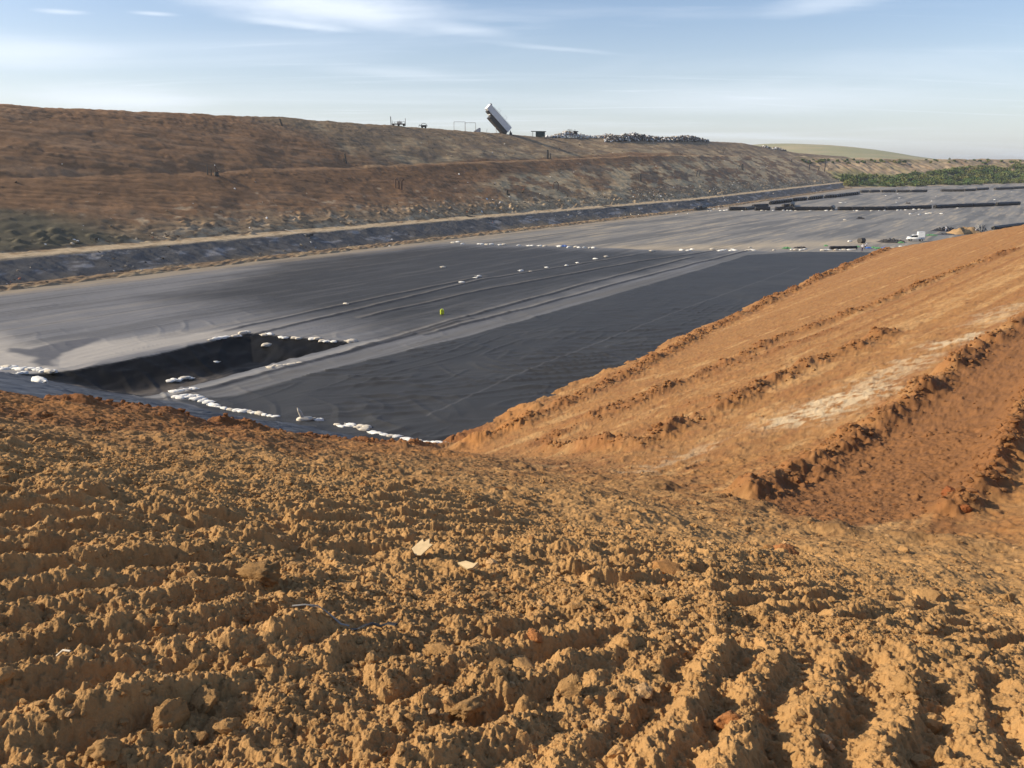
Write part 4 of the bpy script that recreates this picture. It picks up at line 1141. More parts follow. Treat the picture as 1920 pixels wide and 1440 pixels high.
roll((1868, yb(1868)), (1910, yb(1910)), 'rightmost black roll of the long near row, after a gap', g1, 0.92)
roll((1396, 394), (1412, 392), 'short black roll in the jumble at the left end of the long near row', g1, 0.8, M_BLK2)
roll((1412, 389), (1439, 387.5), 'black roll lying behind the long near row near its left end', g1, 0.85)
roll((1558, 394.5), (1562, 392), 'stub of black roll standing proud at a gap in the long near row', g1, 1.0)
roll((1468, 388), (1483, 387), 'dusty black roll piled behind the long near row', g1, 0.8, M_BLK2)
roll((1484, 390), (1486.5, 385), 'black roll seen end-on poking above the long near row', g1, 1.1)
roll((1303, 395), (1312, 394), 'lone short black roll beside the left edge dirt', None, 0.8)
roll((1312, 394), (1322, 392), 'second lone black roll, higher one by the left edge dirt', None, 1.1)
# the oblique row of side by side rolls
for i, px in enumerate(np.arange(1444, 1486, 4.2)):
    py = np.interp(px, [1442, 1486], [384, 378.5]); roll((px, py), (px + 3.4, py - 2.0), 'short black roll in the slanting side-by-side row along the left liner edge', 'slanting row of side-by-side rolls', 0.9)
for a0, a1, y0, y1 in ((1487, 1511, 377.5, 375.5), (1517, 1541, 375, 372), (1547, 1570, 371.5, 370), (1570, 1610, 369.5, 364.5)):
    n = int((a1 - a0) / 4)
    for i in range(n):
        px = a0 + (i + 0.5) * (a1 - a0) / n; py = y0 + (y1 - y0) * i / n
        roll((px - 1.6, py), (px + 1.9, py - 1.4), 'short black roll in the slanting side-by-side row along the left liner edge', 'slanting row of side-by-side rolls', 0.95)
for a, b, c_, d_ in [(1613, 1627, 361.5, 361), (1631, 1648, 361, 360.6), (1652, 1666, 360.8, 360.6), (1666, 1678, 360.6, 360.4), (1681, 1705, 360.6, 360.6), (1708, 1737, 360.6, 360), (1764, 1785, 359.3, 359.3), (1785.5, 1807, 359, 359), (1807.5, 1828, 358.6, 358), (1830, 1852, 357, 355.5), (1865, 1899, 356, 354.8), (1900, 1935, 354.4, 352.5)]:
    roll((a, c_), (b, d_), 'dark roll in the farthest row, just before the green bank', 'farthest row of rolls', 0.95, M_BLK2)
r_near = roll((1556, 467.5), (1606, 467.0), 'single clean black roll behind the white sandbags near the two workers', None, 0.42)
roll((1862, 430.5), (1932, 421.5), 'long black roll at the right edge of the picture above the orange soil', None, 0.62)
roll((1611, 456), (1619, 455.5), 'short dark bundle of roll standing behind the two workers', None, 0.75, M_BLK2)
# crumpled black sheets
def crumple(px0, px1, py, hgt, wid, label, mat, seed, fn=None, name='crumpled_sheet', cat='liner sheet'):
    a = Vector(march(px0, py, fn or h_floor)); b = Vector(march(px1, py, fn or h_floor)); ln = (b - a).length
    nx, ny = 44, 16
    u, v_ = np.meshgrid(np.linspace(-1, 1, nx), np.linspace(-1, 1, ny), indexing='ij')
    env = np.clip(1 - u ** 4, 0, 1) * np.clip(1 - v_ ** 2, 0, 1)
    z = env * hgt * (0.45 + 0.9 * np.abs(perlin(u * 3 + seed, v_ * 1.5, seed)) + 0.3 * perlin(u * 9, v_ * 4, seed + 1)) + 0.03
    P = np.stack([u * ln / 2, v_ * wid / 2 + 0.2 * perlin(u * 2, v_ * 2, seed + 2), z], -1).reshape(-1, 3)
    idx = np.arange(nx * ny).reshape(nx, ny)
    F = np.stack([idx[:-1, :-1], idx[1:, :-1], idx[1:, 1:], idx[:-1, 1:]], -1).reshape(-1, 4)
    o = np_obj(name, P, F, mat, False)
    o.location = (a + b) / 2; o.rotation_euler = (0, 0, math.atan2(b.y - a.y, b.x - a.x))
    tag(o, label, cat)
    return o
crumple(1648, 1695, 454, 1.0, 4.0, 'tangled black plastic heap left of the white pickup', M_BLK2, 41)
crumple(1751, 1790, 433, 1.3, 5.0, 'crumpled black sheet around a worker left of the soil heap', M_BLK, 42)
crumple(1606, 1620, 410, 0.7, 3.0, 'small flat black sheet alone on the grey liner before the roll row', M_BLK, 43)
crumple(1735, 1832, 441.0, 0.12, 3.0, 'flat grey liner sheet stretched in front of the soil heap', M_SHT, 44)
crumple(1826, 1850, 436, 2.6, 3.0, 'grey sheet raised like a tent right of the soil heap', M_SHT, 45)
crumple(1698, 1707, 382, 0.9, 2.0, 'tiny dark frame-like scrap on the liner beyond the long roll row', M_BLK2, 46)
for k, (a0, a1, yy, m_, lb) in enumerate([(1622, 1634, 465.5, M_BLU, 'blue plastic bags piled right of the two workers'), (1634, 1642, 464.5, M_GRP, 'green plastic bags between two blue piles'), (1640, 1652, 466, M_GRP, 'bright green plastic bags at the end of the pile by the soil tip'),
        (1652, 1668, 466, M_BLU, 'thin blue plastic strip reaching toward the soil tip'), (1600, 1612, 463.5, M_GRP, 'few green bags left of the two workers'), (1684, 1694, 455.5, M_GRP, 'green scrap by the soil edge left of the pickup'),
        (1736, 1758, 441.5, M_GRP, 'green streak of bags along the soil edge right of the pickup'), (1758, 1790, 440, M_BLK2, 'dark strip of bags along the soil edge below the crumpled sheet'), (1545, 1552, 461.5, M_GRP, 'small green bag at the left end of the clean black roll'),
        (1466, 1484, 466, M_GRP, 'olive green bags mixed in the cross row'), (1488, 1512, 465, M_BLK2, 'dark scraps behind the white bags of the cross row'), (1052, 1064, 462, M_BLU, 'single blue bag in the left half of the cross row')]):
    crumple(a0, a1, yy, 0.38, 1.2, lb, m_, 60 + k, name='plastic_bags', cat='plastic bags')

# ------------------------------------------------------------------ yellow jerrycan
x, y, z = march(829, 590, h_liner)
t = empty('jerrycan', (x, y, z), 0.35, 'bright yellow-green container standing alone on the liner', 'container')
m = MB(); m.box((0, 0, 0.36), (0.50, 0.34, 0.66), bev=0.05); m.box((0, 0, 0.70), (0.30, 0.22, 0.06), bev=0.02)
for zz in (0.2, 0.5): m.box((0, 0, zz), (0.53, 0.37, 0.03), bev=0.01)
m.build('body', M_YEL, t)
MB().path([(-0.12, 0, 0.71), (-0.10, 0, 0.82), (0.08, 0, 0.84), (0.12, 0, 0.72)], 0.022).build('handle', M_YEL, t)
MB().tube((0.17, 0, 0.68), (0.20, 0, 0.79), 0.05).build('cap', M_WHT, t)
# pale dusty trail beside it is part of the liner

# ------------------------------------------------------------------ people
def skin_body(name, verts, edges, radii, mat, parent=None, sub=2, root=0):
    me = bpy.data.meshes.new(name); me.from_pydata(verts, edges, [])
    o = bpy.data.objects.new(name, me); COL.objects.link(o)
    if parent: o.parent = parent
    md = o.modifiers.new('skin', 'SKIN')
    me.materials.append(mat)
    sv = me.skin_vertices[0].data if len(me.skin_vertices) else None
    for i, r in enumerate(radii):
        sv[i].radius = (r[0], r[1]) if isinstance(r, tuple) else (r, r)
        sv[i].use_root = (i == root)
    ms = o.modifiers.new('sub', 'SUBSURF'); ms.levels = sub; ms.render_levels = sub
    md.use_smooth_shade = True
    return o
def person(px, py, yaw, label, shirt, trousers, cap, bend=0.0, arms='down', fn=h_floor):
    x, y, z = march(px, py, fn)
    b = bend
    def P(h, fwd=0.0, side=0.0):               # bend the upper body forward at the hip (z 0.92)
        if h > 0.92 and b:
            dz = h - 0.92; return (side, fwd + dz * math.sin(b), 0.92 + dz * math.cos(b))
        return (side, fwd, h)
    # one continuous body: pelvis, spine, neck, head, arms with hands, legs with feet
    v = [P(0.92), P(1.10), P(1.32), P(1.45), P(1.52), P(1.60, 0.01), P(1.70, 0.01)]
    r = [(0.15, 0.11), (0.135, 0.10), (0.17, 0.11), (0.10, 0.08), (0.055, 0.055), (0.085, 0.095), (0.07, 0.085)]
    e = [(0, 1), (1, 2), (2, 3), (3, 4), (4, 5), (5, 6)]
    def chain(start, pts, rs):
        k = start
        for q, rr in zip(pts, rs):
            v.append(q); r.append(rr); e.append((k, len(v) - 1)); k = len(v) - 1
        return k
    hands = []
    for s in (-1, 1):
        if arms == 'down':
            pts = [P(1.42, 0, 0.19 * s), P(1.14, -0.02, 0.25 * s), P(0.90, 0.06, 0.27 * s), P(0.82, 0.08, 0.27 * s)]
        elif arms == 'front':
            pts = [P(1.42, 0, 0.19 * s), P(1.16, 0.06, 0.25 * s), P(1.14, 0.30, 0.16 * s), P(1.15, 0.39, 0.13 * s)]
        else:
            pts = [P(1.42, 0, 0.19 * s), P(1.16, 0.02, 0.27 * s), P(1.0, 0.22, 0.2 * s), P(0.95, 0.29, 0.18 * s)]
        k = chain(3, pts, [0.065, 0.05, 0.034, 0.040])
        h = Vector(v[k]); d = (h - Vector(v[k - 1])).normalized()
        for f_ in range(4):
            sx = (f_ - 1.5) * 0.022
            a1 = h + d * 0.05 + Vector((sx, 0, 0)); a2 = h + d * (0.085 + 0.008 * (1.5 - abs(f_ - 1.5))) + Vector((sx, 0.012, -0.01))
            chain(k, [tuple(a1), tuple(a2)], [0.010, 0.008])
        chain(k, [tuple(h + d * 0.02 + Vector((-0.045 * s, 0.02, 0)))], [0.011])
        st = 0.06 * s
        chain(0, [(0.095 * s, 0.0, 0.85), (0.105 * s, 0.02 + st, 0.48), (0.11 * s, -0.02 + st, 0.10), (0.12 * s, 0.12 + st, 0.035)], [0.10, 0.062, 0.042, 0.042])
    body = skin_body('person', v, e, r, M_SKIN)
    body.location = (x, y, z); body.rotation_euler = (0, 0, yaw)
    tag(body, label, 'person')
    # clothing
    vs = [v[0], v[1], v[2], v[3]]; es = [(0, 1), (1, 2), (2, 3)]; rs = [(0.165, 0.125), (0.15, 0.115), (0.185, 0.125), (0.12, 0.09)]
    i0 = 7
    na = 4 + 8 + 1 + 4
    for s in range(2):
        b0 = i0 + s * na
        k = 3
        for j, rr in zip((0, 1), (0.082, 0.068)):
            vs.append(v[b0 + j]); rs.append(rr); es.append((k, len(vs) - 1)); k = len(vs) - 1
    skin_body('shirt', vs, es, rs, shirt, body)
    vs = [v[0]]; es = []; rs = [(0.17, 0.13)]
    for s in range(2):
        b0 = i0 + s * na + 13
        k = 0
        for j, rr in zip((0, 1, 2), (0.115, 0.080, 0.062)):
            vs.append(v[b0 + j]); rs.append(rr); es.append((k, len(vs) - 1)); k = len(vs) - 1
    skin_body('trousers', vs, es, rs, trousers, body)
    hd = Vector(v[5])
    m = MB(); m.ball(tuple(hd + Vector((0, -0.005, 0.10))), (0.115, 0.13, 0.085)); m.box(tuple(hd + Vector((0, 0.12, 0.075))), (0.17, 0.10, 0.015), bev=0.004)
    m.build('cap', cap, body, True)
    m = MB()
    for s in (-1, 1): m.ball(tuple(hd + Vector((0.035 * s, 0.100, 0.03))), (0.013, 0.008, 0.010), 1)
    m.build('eyes', M_BLK, body)
    m = MB(); m.ball(tuple(hd + Vector((0, 0.112, 0.0))), (0.014, 0.018, 0.025), 1); m.ball(tuple(hd + Vector((0, 0.098, -0.045))), (0.028, 0.008, 0.007), 1)
    for s in (-1, 1): m.ball(tuple(hd + Vector((0.092 * s, 0.0, 0.01))), (0.012, 0.022, 0.032), 1)
    m.build('face', M_SKIN, body, True)
    return body
M_SH1 = plain('white_shirt', (0.72, 0.72, 0.74), 0.9); M_TR1 = plain('purple_dark_cloth', (0.06, 0.045, 0.10), 0.9); M_TR2 = plain('navy_cloth', (0.03, 0.05, 0.10), 0.9); M_SH2 = plain('grey_blue_shirt', (0.45, 0.50, 0.60), 0.9)
person(1616.3, 471.5, 2.6, 'worker in white top and dark purple trousers, left of the two beside the blue bags', M_SH1, M_TR1, M_WHT, 0.15, 'mid')
person(1621.3, 468.5, -2.2, 'worker in pale blue top and navy trousers, right of the two beside the blue bags', M_SH2, M_TR2, M_WHT, 0.5, 'front')
person(1773.3, 434, 2.9, 'worker in white standing in the crumpled black sheet left of the soil heap', M_SH1, M_SH2, M_BLK, 0.05, 'down')
person(1828.8, 439, 3.4, 'worker in white helmet and grey clothes standing in front of the soil heap', M_SH1, M_TR2, M_WHT, 0.1, 'mid')

# ------------------------------------------------------------------ soil heap on the liner
a = Vector(march(1782, 438, h_floor)); b = Vector(march(1838, 438, h_floor)); c0 = (a + b) / 2; Lh = (b - a).length
u, v_ = np.meshgrid(np.linspace(-1, 1, 70), np.linspace(-1, 1, 50), indexing='ij')
hh = np.clip(1 - np.abs(u) ** 2.2, 0, 1) * np.clip(1 - np.abs(v_) ** 2, 0, 1)
zz = 2.2 * hh ** 0.7 * (0.85 + 0.3 * perlin(u * 2 + 4, v_ * 2, 71)) + 0.15 * fbm((u * 8).ravel(), (v_ * 8).ravel(), 3, 0.6, 72).reshape(u.shape) * hh - 0.05
P = np.stack([u * Lh / 2, v_ * 3.4, zz], -1).reshape(-1, 3)
idx = np.arange(u.size).reshape(u.shape); F = np.stack([idx[:-1, :-1], idx[1:, :-1], idx[1:, 1:], idx[:-1, 1:]], -1).reshape(-1, 4)
cc = np.ones((len(P), 1)) * np.array([0.34, 0.22, 0.11])
cc = np.where((perlin(u * 1.5, v_ * 1.5, 73).ravel() > 0.0)[:, None] & (u.ravel() > -0.5)[:, None], np.array([0.07, 0.06, 0.045]), cc)
o = np_obj('soil_heap', P, F, M_WASTE, True, cc); o.location = c0; o.rotation_euler = (0, 0, math.atan2(b.y - a.y, b.x - a.x))
tag(o, 'sandy soil heap half covered with dark sheet on the far liner near the right edge', 'soil heap')

# ------------------------------------------------------------------ pickup
x, y, z = march(1716, 452.5, h_floor)
t = empty('pickup_truck', (x, y, z + 0.1), math.radians(165), 'white pickup with a tall white box body parked behind the orange soil edge', 'pickup truck')
m = MB(); m.box((0, 0, 0.75), (4.3, 1.75, 0.55), bev=0.08); m.box((1.55, 0, 1.0), (1.15, 1.65, 0.25), bev=0.08)
m.box((0.35, 0, 1.30), (1.5, 1.6, 0.60), bev=0.18); m.box((0.30, 0, 1.62), (1.25, 1.5, 0.08), bev=0.03)
m.build('body', M_WHT, t, True)
m = MB(); m.box((0.35, 0, 1.34), (1.36, 1.63, 0.38), bev=0.03); m.box((1.05, 0, 1.33), (0.14, 1.4, 0.40), rot=Matrix.Rotation(-0.5, 4, 'Y')); m.build('windows', M_GLS, t)
m = MB(); m.box((-1.25, 0, 1.75), (1.8, 1.72, 1.45), bev=0.05); m.box((-1.25, 0, 2.5), (1.85, 1.76, 0.06), bev=0.02); m.build('box_body', M_WHT, t)
MB().box((2.18, 0, 0.55), (0.12, 1.7, 0.22), bev=0.03).build('bumper', M_WHT, t)
for s in (-1, 1):
    MB().ball((2.13, 0.62 * s, 0.85), (0.06, 0.17, 0.11)).build('headlight', M_GLS, t, True)
    for xx in (1.35, -1.35):
        wl = MB().tube((xx, 0.72 * s, 0.36), (xx, 0.92 * s, 0.36), 0.36, n=20).build('wheel', M_RUB, t)
        MB().tube((xx, 0.90 * s, 0.36), (xx, 0.935 * s, 0.36), 0.2, n=16).build('rim', M_WGR, wl)

# ------------------------------------------------------------------ tipped trailer on the crest
def crest_at(px, py=0, back=0.0):
    t = ray(px, 250)[0]
    ys = np.linspace(120, 900, 4000)
    el = (hill_xy(t * ys, ys) - CAM_Z) / ys
    y = ys[int(np.argmax(el))] + back
    return (t * y, y, gz(hill_xy, t * y, y))

x, y, z = crest_at(936, 250, 7.0)
t = empty('trailer_tipper', (x, y, z), 0.0, 'long white trailer raised steeply on a dark tipping platform on the landfill crest', 'tipping trailer')
MPP = y / FPX * 1.0
tilt = R(43.5)
Rt = Matrix.Rotation(R(26), 4, 'Z') @ Matrix.Rotation(tilt, 4, 'Y')
def T(pts): return [tuple(Rt @ Vector(p)) for p in pts]
LT, WT, HT = 15.4, 2.9, 2.9
def tbox(c, d, name, mat, parent=t, bev=0.0, extra=None):
    m = MB(); m.box(c, d, bev=bev)
    if extra: extra(m)
    bmesh.ops.transform(m.bm, matrix=Matrix.Translation((2.6, 0, 0)) @ Rt, verts=m.bm.verts)
    return m.build(name, mat, parent)
def ribs(m):
    for i in range(19):
        for s in (-1, 1): m.box((-LT + 0.4 + i * (LT - 0.8) / 18, s * (WT / 2 + 0.01), 3.3), (0.10, 0.05, HT - 0.3))
    for s in (-1, 1): m.box((-LT / 2, s * (WT / 2 + 0.05), 3.3 + HT / 2 - 0.1), (LT, 0.14, 0.2))
tr = tbox((-LT / 2, 0, 3.3), (LT, WT, HT), 'trailer_box', M_SIDE, bev=0.03, extra=ribs)
tbox((-LT - 0.06, 0, 3.3), (0.1, WT + 0.1, HT), 'end_panel', M_WHT)
tbox((-LT / 2 + 0.4, 0, 1.45), (LT - 1.2, 2.5, 0.75), 'chassis', M_DKM)
tbox((-LT / 2 + 1.8, 0, 0.25), (LT - 3.8, 3.1, 1.5), 'tipping_platform', M_DKM)
tbox((-LT + 3.0, 0, 0.95), (0.35, 3.3, 0.25), 'platform_edge', M_WHT)
tbox((-LT + 0.5, 0, 5.3), (0.8, 1.0, 0.45), 'roof_box', M_DKM)
def rail(m):
    for i in (-5.0, -9.6):
        m.box((i, -1.2, 5.9), (0.08, 0.08, 1.4)); m.box((i - 0.7, -1.2, 6.5), (1.5, 0.06, 0.06)); m.box((i - 1.3, -1.2, 5.9), (0.06, 0.06, 1.2))
tbox((-7, -1.2, 5.15), (13, 0.08, 0.08), 'roof_rail', M_WGR, extra=rail)
for s in (-1, 1):
    c_ = MB().tube((-1.0, 1.1 * s, -0.2), (-1.9, 1.1 * s, 4.2), 0.17).build('lifting_ram', M_WHT, t)
MB().box((-0.5, 0, 0.5), (3.6, 3.0, 1.0), bev=0.1).build('base_frame', M_RUST, t)
MB().tube((-6.3, 0.8, -0.6), (-6.0, 0.8, 3.0), 0.06).build('prop', M_DKM, t)
MB().box((3.2, 0.5, 0.7), (0.5, 0.9, 1.8), bev=0.2).build('rear_hinge', M_DKM, t)

# dark green container shelter
x, y, z = crest_at(1010, 254)
t = empty('container_cabin', (x, y, z), -0.15, 'small dark green container cabin with an overhanging flat roof on the crest', 'cabin')
m = MB(); m.box((0.9, 0, 1.2), (4.6, 3.2, 2.6), bev=0.03)
for i in range(12): m.box((-1.2 + i * 0.38, -1.62, 1.2), (0.12, 0.06, 2.3))
m.build('wall', M_GRN, t); MB().box((0, -0.2, 2.62), (7.6, 4.2, 0.28), rot=Matrix.Rotation(0.02, 4, 'Y')).build('roof', M_GRN, t)
for s in (-1, 1): MB().tube((-3.2, 1.5 * s, -0.3), (-3.2, 1.5 * s, 2.5), 0.08).build('post', M_DKM, t)
# two goal-like portal frames
for px, wd, lb in ((862, 5.0, 'thin goal-shaped pipe frame, left of the two on the crest'), (882, 4.8, 'thin goal-shaped pipe frame, right of the two, nearer the tipped trailer')):
    x, y, z = crest_at(px, 246)
    m = MB(); hgt = 3.7
    m.path([(-wd / 2, 0, -1.0), (-wd / 2, 0, hgt), (wd / 2, 0, hgt), (wd / 2, 0.0, -1.0)], 0.075)
    o = m.build('portal_frame', M_RUST, None); o.location = (x, y, z); o.rotation_euler = (0, 0, 0.1); tag(o, lb, 'pipe frame', 'pipe frames on the crest')
# machinery on the crest
x, y, z = crest_at(748, 236)
t = empty('screening_machine', (x, y, z), 0.1, 'rusty open-framed machine with an upright exhaust on the crest', 'machine')
MB().box((0, 0, 0.7), (5.4, 2, 0.35), bev=0.04).build('frame', M_RUST, t)
m = MB()
for i in range(6): m.tube((-2.4 + i * 0.95, 0, 0.6), (-2.5 + i * 0.98, 0, 1.6 + 0.5 * (i % 3 == 0)), 0.06)
m.tube((-2.6, 0, 1.5), (2.6, 0, 1.7), 0.05); m.build('railing', M_RUST, t)
MB().box((0.3, 0, 1.3), (1.8, 1.4, 0.9), bev=0.1).build('engine_housing', M_BAGD, t)
MB().tube((-3.0, 0, 0), (-3.1, 0, 3.6), 0.16).build('exhaust_pipe', M_DKM, t)
for i in (-2.1, 0, 2.1): MB().tube((i, -0.9, 0.3), (i, 0.9, 0.3), 0.45, n=16).build('wheel', M_RUB, t)
MB().tube((2.7, 0, 0), (2.75, 0, 2.9), 0.1).build('post', M_RUST, t)
x, y, z = crest_at(795, 238)
t = empty('small_digger', (x, y, z), 0.1, 'small dark machine with curved guard just right of the rusty open-framed machine', 'machine')
MB().box((0, 0, 0.7), (2.4, 1.5, 0.8), bev=0.1).build('body', M_DKM, t)
MB().path([(-1.2, 0, 1.0), (-0.8, 0, 1.6), (0, 0, 1.85), (0.9, 0, 1.6), (1.6, 0, 0.6)], 0.09).build('guard', M_RUST, t)
MB().path([(-1.2, 0, 0.8), (-1.8, 0, 1.2), (-2.1, 0, 0.5)], 0.12).build('arm', M_DKM, t)
for i in (-0.7, 0.7): MB().tube((i, -0.8, 0.25), (i, 0.8, 0.25), 0.42, n=16).build('wheel', M_RUB, t)
x, y, z = crest_at(895, 247)
m = MB(); m.poly([(-1.6, -0.5), (1.5, -0.5), (1.5, 1.6), (0.9, 1.7), (-1.6, 0.2)], 2.5); o = m.build('wedge_shelter', M_WGR); o.location = (x, y, z); tag(o, 'low grey wedge shape on the crest left of the tipped trailer', 'sheet metal')
x, y, z = crest_at(957, 252)
m = MB(); m.tube((0, 0, -0.3), (0, 0, 1.9), 0.75, 0.1, 7); m.tube((0.5, 0, -0.3), (0.7, 0, 1.1), 0.4, 0.1, 6); o = m.build('dark_pile', M_DKM); o.location = (x, y, z); tag(o, 'small dark pointed pile at the foot of the tipped trailer', 'pile')

# ------------------------------------------------------------------ wells, posts and pipes on the landfill face
def posts(px, py, items, label, name='vent_post', cat='vent post', mat=M_DKM, group='vent posts on the landfill face'):
    x, y, z = march(px, py, hill_xy)
    k = y / FPX
    m = MB()
    for dx, h, lean, r in items:
        m.tube((dx * k, 0, -0.6), ((dx + lean * h) * k, 0, h * k), r * k * 1.25, r * k * 1.05, 8)
    o = m.build(name, mat); o.location = (x, y, z); o.rotation_euler = (0, 0, 0)
    tag(o, label, cat, group)
    return o
posts(530, 237, [(0, 13, -0.35, 1.4)], 'dark leaning post where brown soil meets grey on the crest')
posts(649, 304, [(0, 15, -0.12, 1.3), (-4, 7, 0, 0.8)], 'dark post with a short stub on the slope above the path, left half')
posts(396, 327, [(0, 9, 0.0, 1.0)], 'short thin post beside the wellhead, right of the taller thin post')
posts(389.5, 327, [(0, 17, 0.0, 0.9)], 'taller thin post left of the wellhead')
posts(1026.5, 297, [(0, 15, 0.0, 1.7)], 'thicker and taller of two posts at the path edge below the crest')
posts(1032, 297, [(0, 9, 0.0, 0.9)], 'thinner of two posts at the path edge below the crest')
posts(951, 366, [(0, 9, 0.0, 1.6), (3, 3, 0.2, 1.2)], 'short stubby black post on the sandy patch')
posts(1392.5, 319, [(0, 11, -0.1, 1.5)], 'darkest and thickest of three posts on the far slope')
posts(1389, 319, [(0, 9, 0, 0.7)], 'middle thin post of three on the far slope')
posts(1385.5, 318.5, [(0, 8, 0, 0.7)], 'leftmost thin post of three on the far slope')
posts(1201, 340, [(0, 13, -0.05, 1.6)], 'dark post on the lower slope, centre right')
posts(1305.5, 331, [(0, 10, 0.15, 0.7)], 'left stick of a V-shaped pair on the far lower slope')
posts(1310, 331, [(0, 10, 0.2, 0.7)], 'right stick of a V-shaped pair on the far lower slope')
for i, (a_, b_, hh_) in enumerate([(1517, 318, 16), (1546, 322, 21), (1535, 320, 8), (1484, 305, 7)]):
    posts(a_, b_, [(0, hh_, 0.0, 0.8)], ['thin pole before the bluff at the end of the landfill', 'tallest thin pole before the eroded bluff', 'short pole between two thin poles by the bluff', 'tiny pole on the pale knoll left of the bluff'][i])
# wellhead
x, y, z = march(406, 329, hill_xy)
t = empty('wellhead', (x, y, z), 0, 'dark gas wellhead with a tripod frame and tank on the brown slope', 'wellhead')
MB().tube((0, 0, -0.3), (0, 0, 0.95), 0.62, 0.55, 14).build('tank', M_BLK2, t)
m = MB()
for a_ in range(3): m.tube((0.5 * math.cos(a_ * 2.1), 0.5 * math.sin(a_ * 2.1), 0.9), (-0.2, 0, 2.5), 0.07)
m.tube((-0.7, 0, 0.98), (0.8, 0, 1.05), 0.06); m.build('tripod', M_RUST, t)
MB().ball((-0.2, 0, 2.6), (0.14, 0.14, 0.14)).build('valve', M_BAG, t, True)
# curved pipe trio
x, y, z = march(748, 355.5, hill_xy)
for i, (dx, hgt, lb) in enumerate([(-1.05, 3.4, 'left hooked rusty pipe of the trio on the lower slope'), (0.05, 3.2, 'middle straight pipe of the rusty trio on the lower slope'), (0.95, 3.1, 'right hooked pipe of the rusty trio on the lower slope')]):
    m = MB()
    pts = [(dx, 0, -0.5), (dx, 0, hgt * 0.8), (dx + 0.15, 0, hgt * 0.95), (dx + 0.45, 0, hgt), (dx + 0.7, 0, hgt * 0.9)] if i != 1 else [(dx, 0, -0.5), (dx, 0, hgt * 0.85)]
    m.path(pts, 0.21, 8); o = m.build('vent_pipe', M_RUST); o.location = (x, y, z); tag(o, lb, 'vent pipe', 'rusty pipes')
x, y, z = march(1042, 357, hill_xy)
k = y / FPX
m = MB(); m.path([(-5 * k, 0, -0.6), (-5 * k, 0, 9 * k), (-3 * k, 0, 14 * k), (1 * k, 0, 15.5 * k), (4 * k, 0, 13 * k), (5 * k, 0, 8 * k), (3.5 * k, 0, -0.5)], 0.7 * k)
o = m.build('arched_pipe', M_RUST); o.location = (x, y, z); tag(o, 'single arched pipe like a doorway on the lower slope', 'pipe')
# pipes lying on the sandy road
def lying(p0, p1, r, label, mat=M_DKM, name='loose_pipe', lift=0.12):
    a = Vector(march(*p0, hill_xy)); b = Vector(march(*p1, hill_xy))
    m = MB(); m.tube((0, 0, r + lift), tuple(b - a + Vector((0, 0, r + lift))), r, r, 10); o = m.build(name, mat); o.location = a
    tag(o, label, 'pipe'); return o
lying((534, 432), (575, 443), 0.10, 'pale stick lying on the road edge above the tarp', M_BAGD)
lying((574, 445), (587, 442), 0.22, 'short black roll end resting on the tarp top edge')
lying((874, 406), (940, 415), 0.14, 'long black pipe lying along the sandy road, centre')
lying((1128, 387), (1175, 392), 0.16, 'long black pipe lying along the sandy road, right of centre')
lying((1305, 377), (1320, 376), 0.35, 'dark bundle lying on the road edge beyond the black pipes')
# ------------------------------------------------------------------ dead shrubs
def shrub(px, py, hpx, label, seed, fn=hill_xy, mat=M_TWIG):
    rs = np.random.RandomState(seed)
    x, y, z = march(px, py, fn); k = y / FPX; H = hpx * k
    m = MB()
    def br(p, d, ln, r, dep):
        q = p + d * ln
        m.tube(tuple(p), tuple(q), r, r * 0.7, 5)
        if dep > 0:
            for _ in range(3):
                nd = (d + Vector(rs.normal(size=3) * 0.45)).normalized()
                br(q, nd, ln * 0.62, r * 0.65, dep - 1)
    for i in range(4): br(Vector((rs.normal() * 0.1, 0, -0.2)), Vector((rs.normal() * 0.5, rs.normal() * 0.3, 1)).normalized(), H * 0.45, 0.09, 3)
    o = m.build('dead_shrub', mat); o.location = (x, y, z); tag(o, label, 'shrub'); return o
shrub(1070, 262, 20, 'bare leaning shrub on the crest in front of the rubbish mound', 5)
shrub(1356, 287, 11, 'small dark shrub on the far crest below the rubbish', 6)
shrub(1549, 330, 22, 'tall bare shrub in front of the eroded bluff', 8)
shrub(1541, 312, 8, 'low bare shrub at the bluff top, left', 9)

# ------------------------------------------------------------------ rubbish and litter
M_LIT = ground_mat('rubbish', 2.0, 8.0, 0.15, 0.0, 0.01, rough=0.8)
def scraps(name, pts, size, label, cat, seed, cols, wts, flat=0.5):
    rs = np.random.RandomState(seed); V_, F_, C_ = [], [], []; off = 0
    v, f = ICO[1]
    cols = np.array(cols)
    for (x, y, z) in pts:
        s = size * (0.35 + 1.0 * rs.rand() ** 2)
        p = v * (1 + 0.5 * rs.normal(size=(len(v), 1)) * 0.5) * np.array([1, 0.5 + 0.5 * rs.rand(), flat * (0.3 + rs.rand())]) * s
        ct, st = math.cos(rs.rand() * 0.9), math.sin(rs.rand() * 0.9)
        p = np.stack([p[:, 0] * ct - p[:, 2] * st, p[:, 1], p[:, 0] * st + p[:, 2] * ct], 1)
        p = rotz(p, rs.rand() * 6.28) + (x, y, z + s * flat * 0.3)
        V_.append(p); F_.append(f + off); off += len(v)
        C_.append(np.repeat(cols[rs.choice(len(cols), p=wts)][None] * (0.75 + 0.4 * rs.rand()), len(v), 0))
    o = np_obj(name, np.concatenate(V_), np.concatenate(F_), M_LIT, False, np.concatenate(C_))
    tag(o, label, cat, None, 'stuff'); return o
LC = [(0.72, 0.70, 0.66), (0.42, 0.36, 0.28), (0.05, 0.045, 0.04), (0.16, 0.12, 0.08), (0.22, 0.28, 0.36), (0.35, 0.14, 0.08)]
pts = []
rs = np.random.RandomState(77)
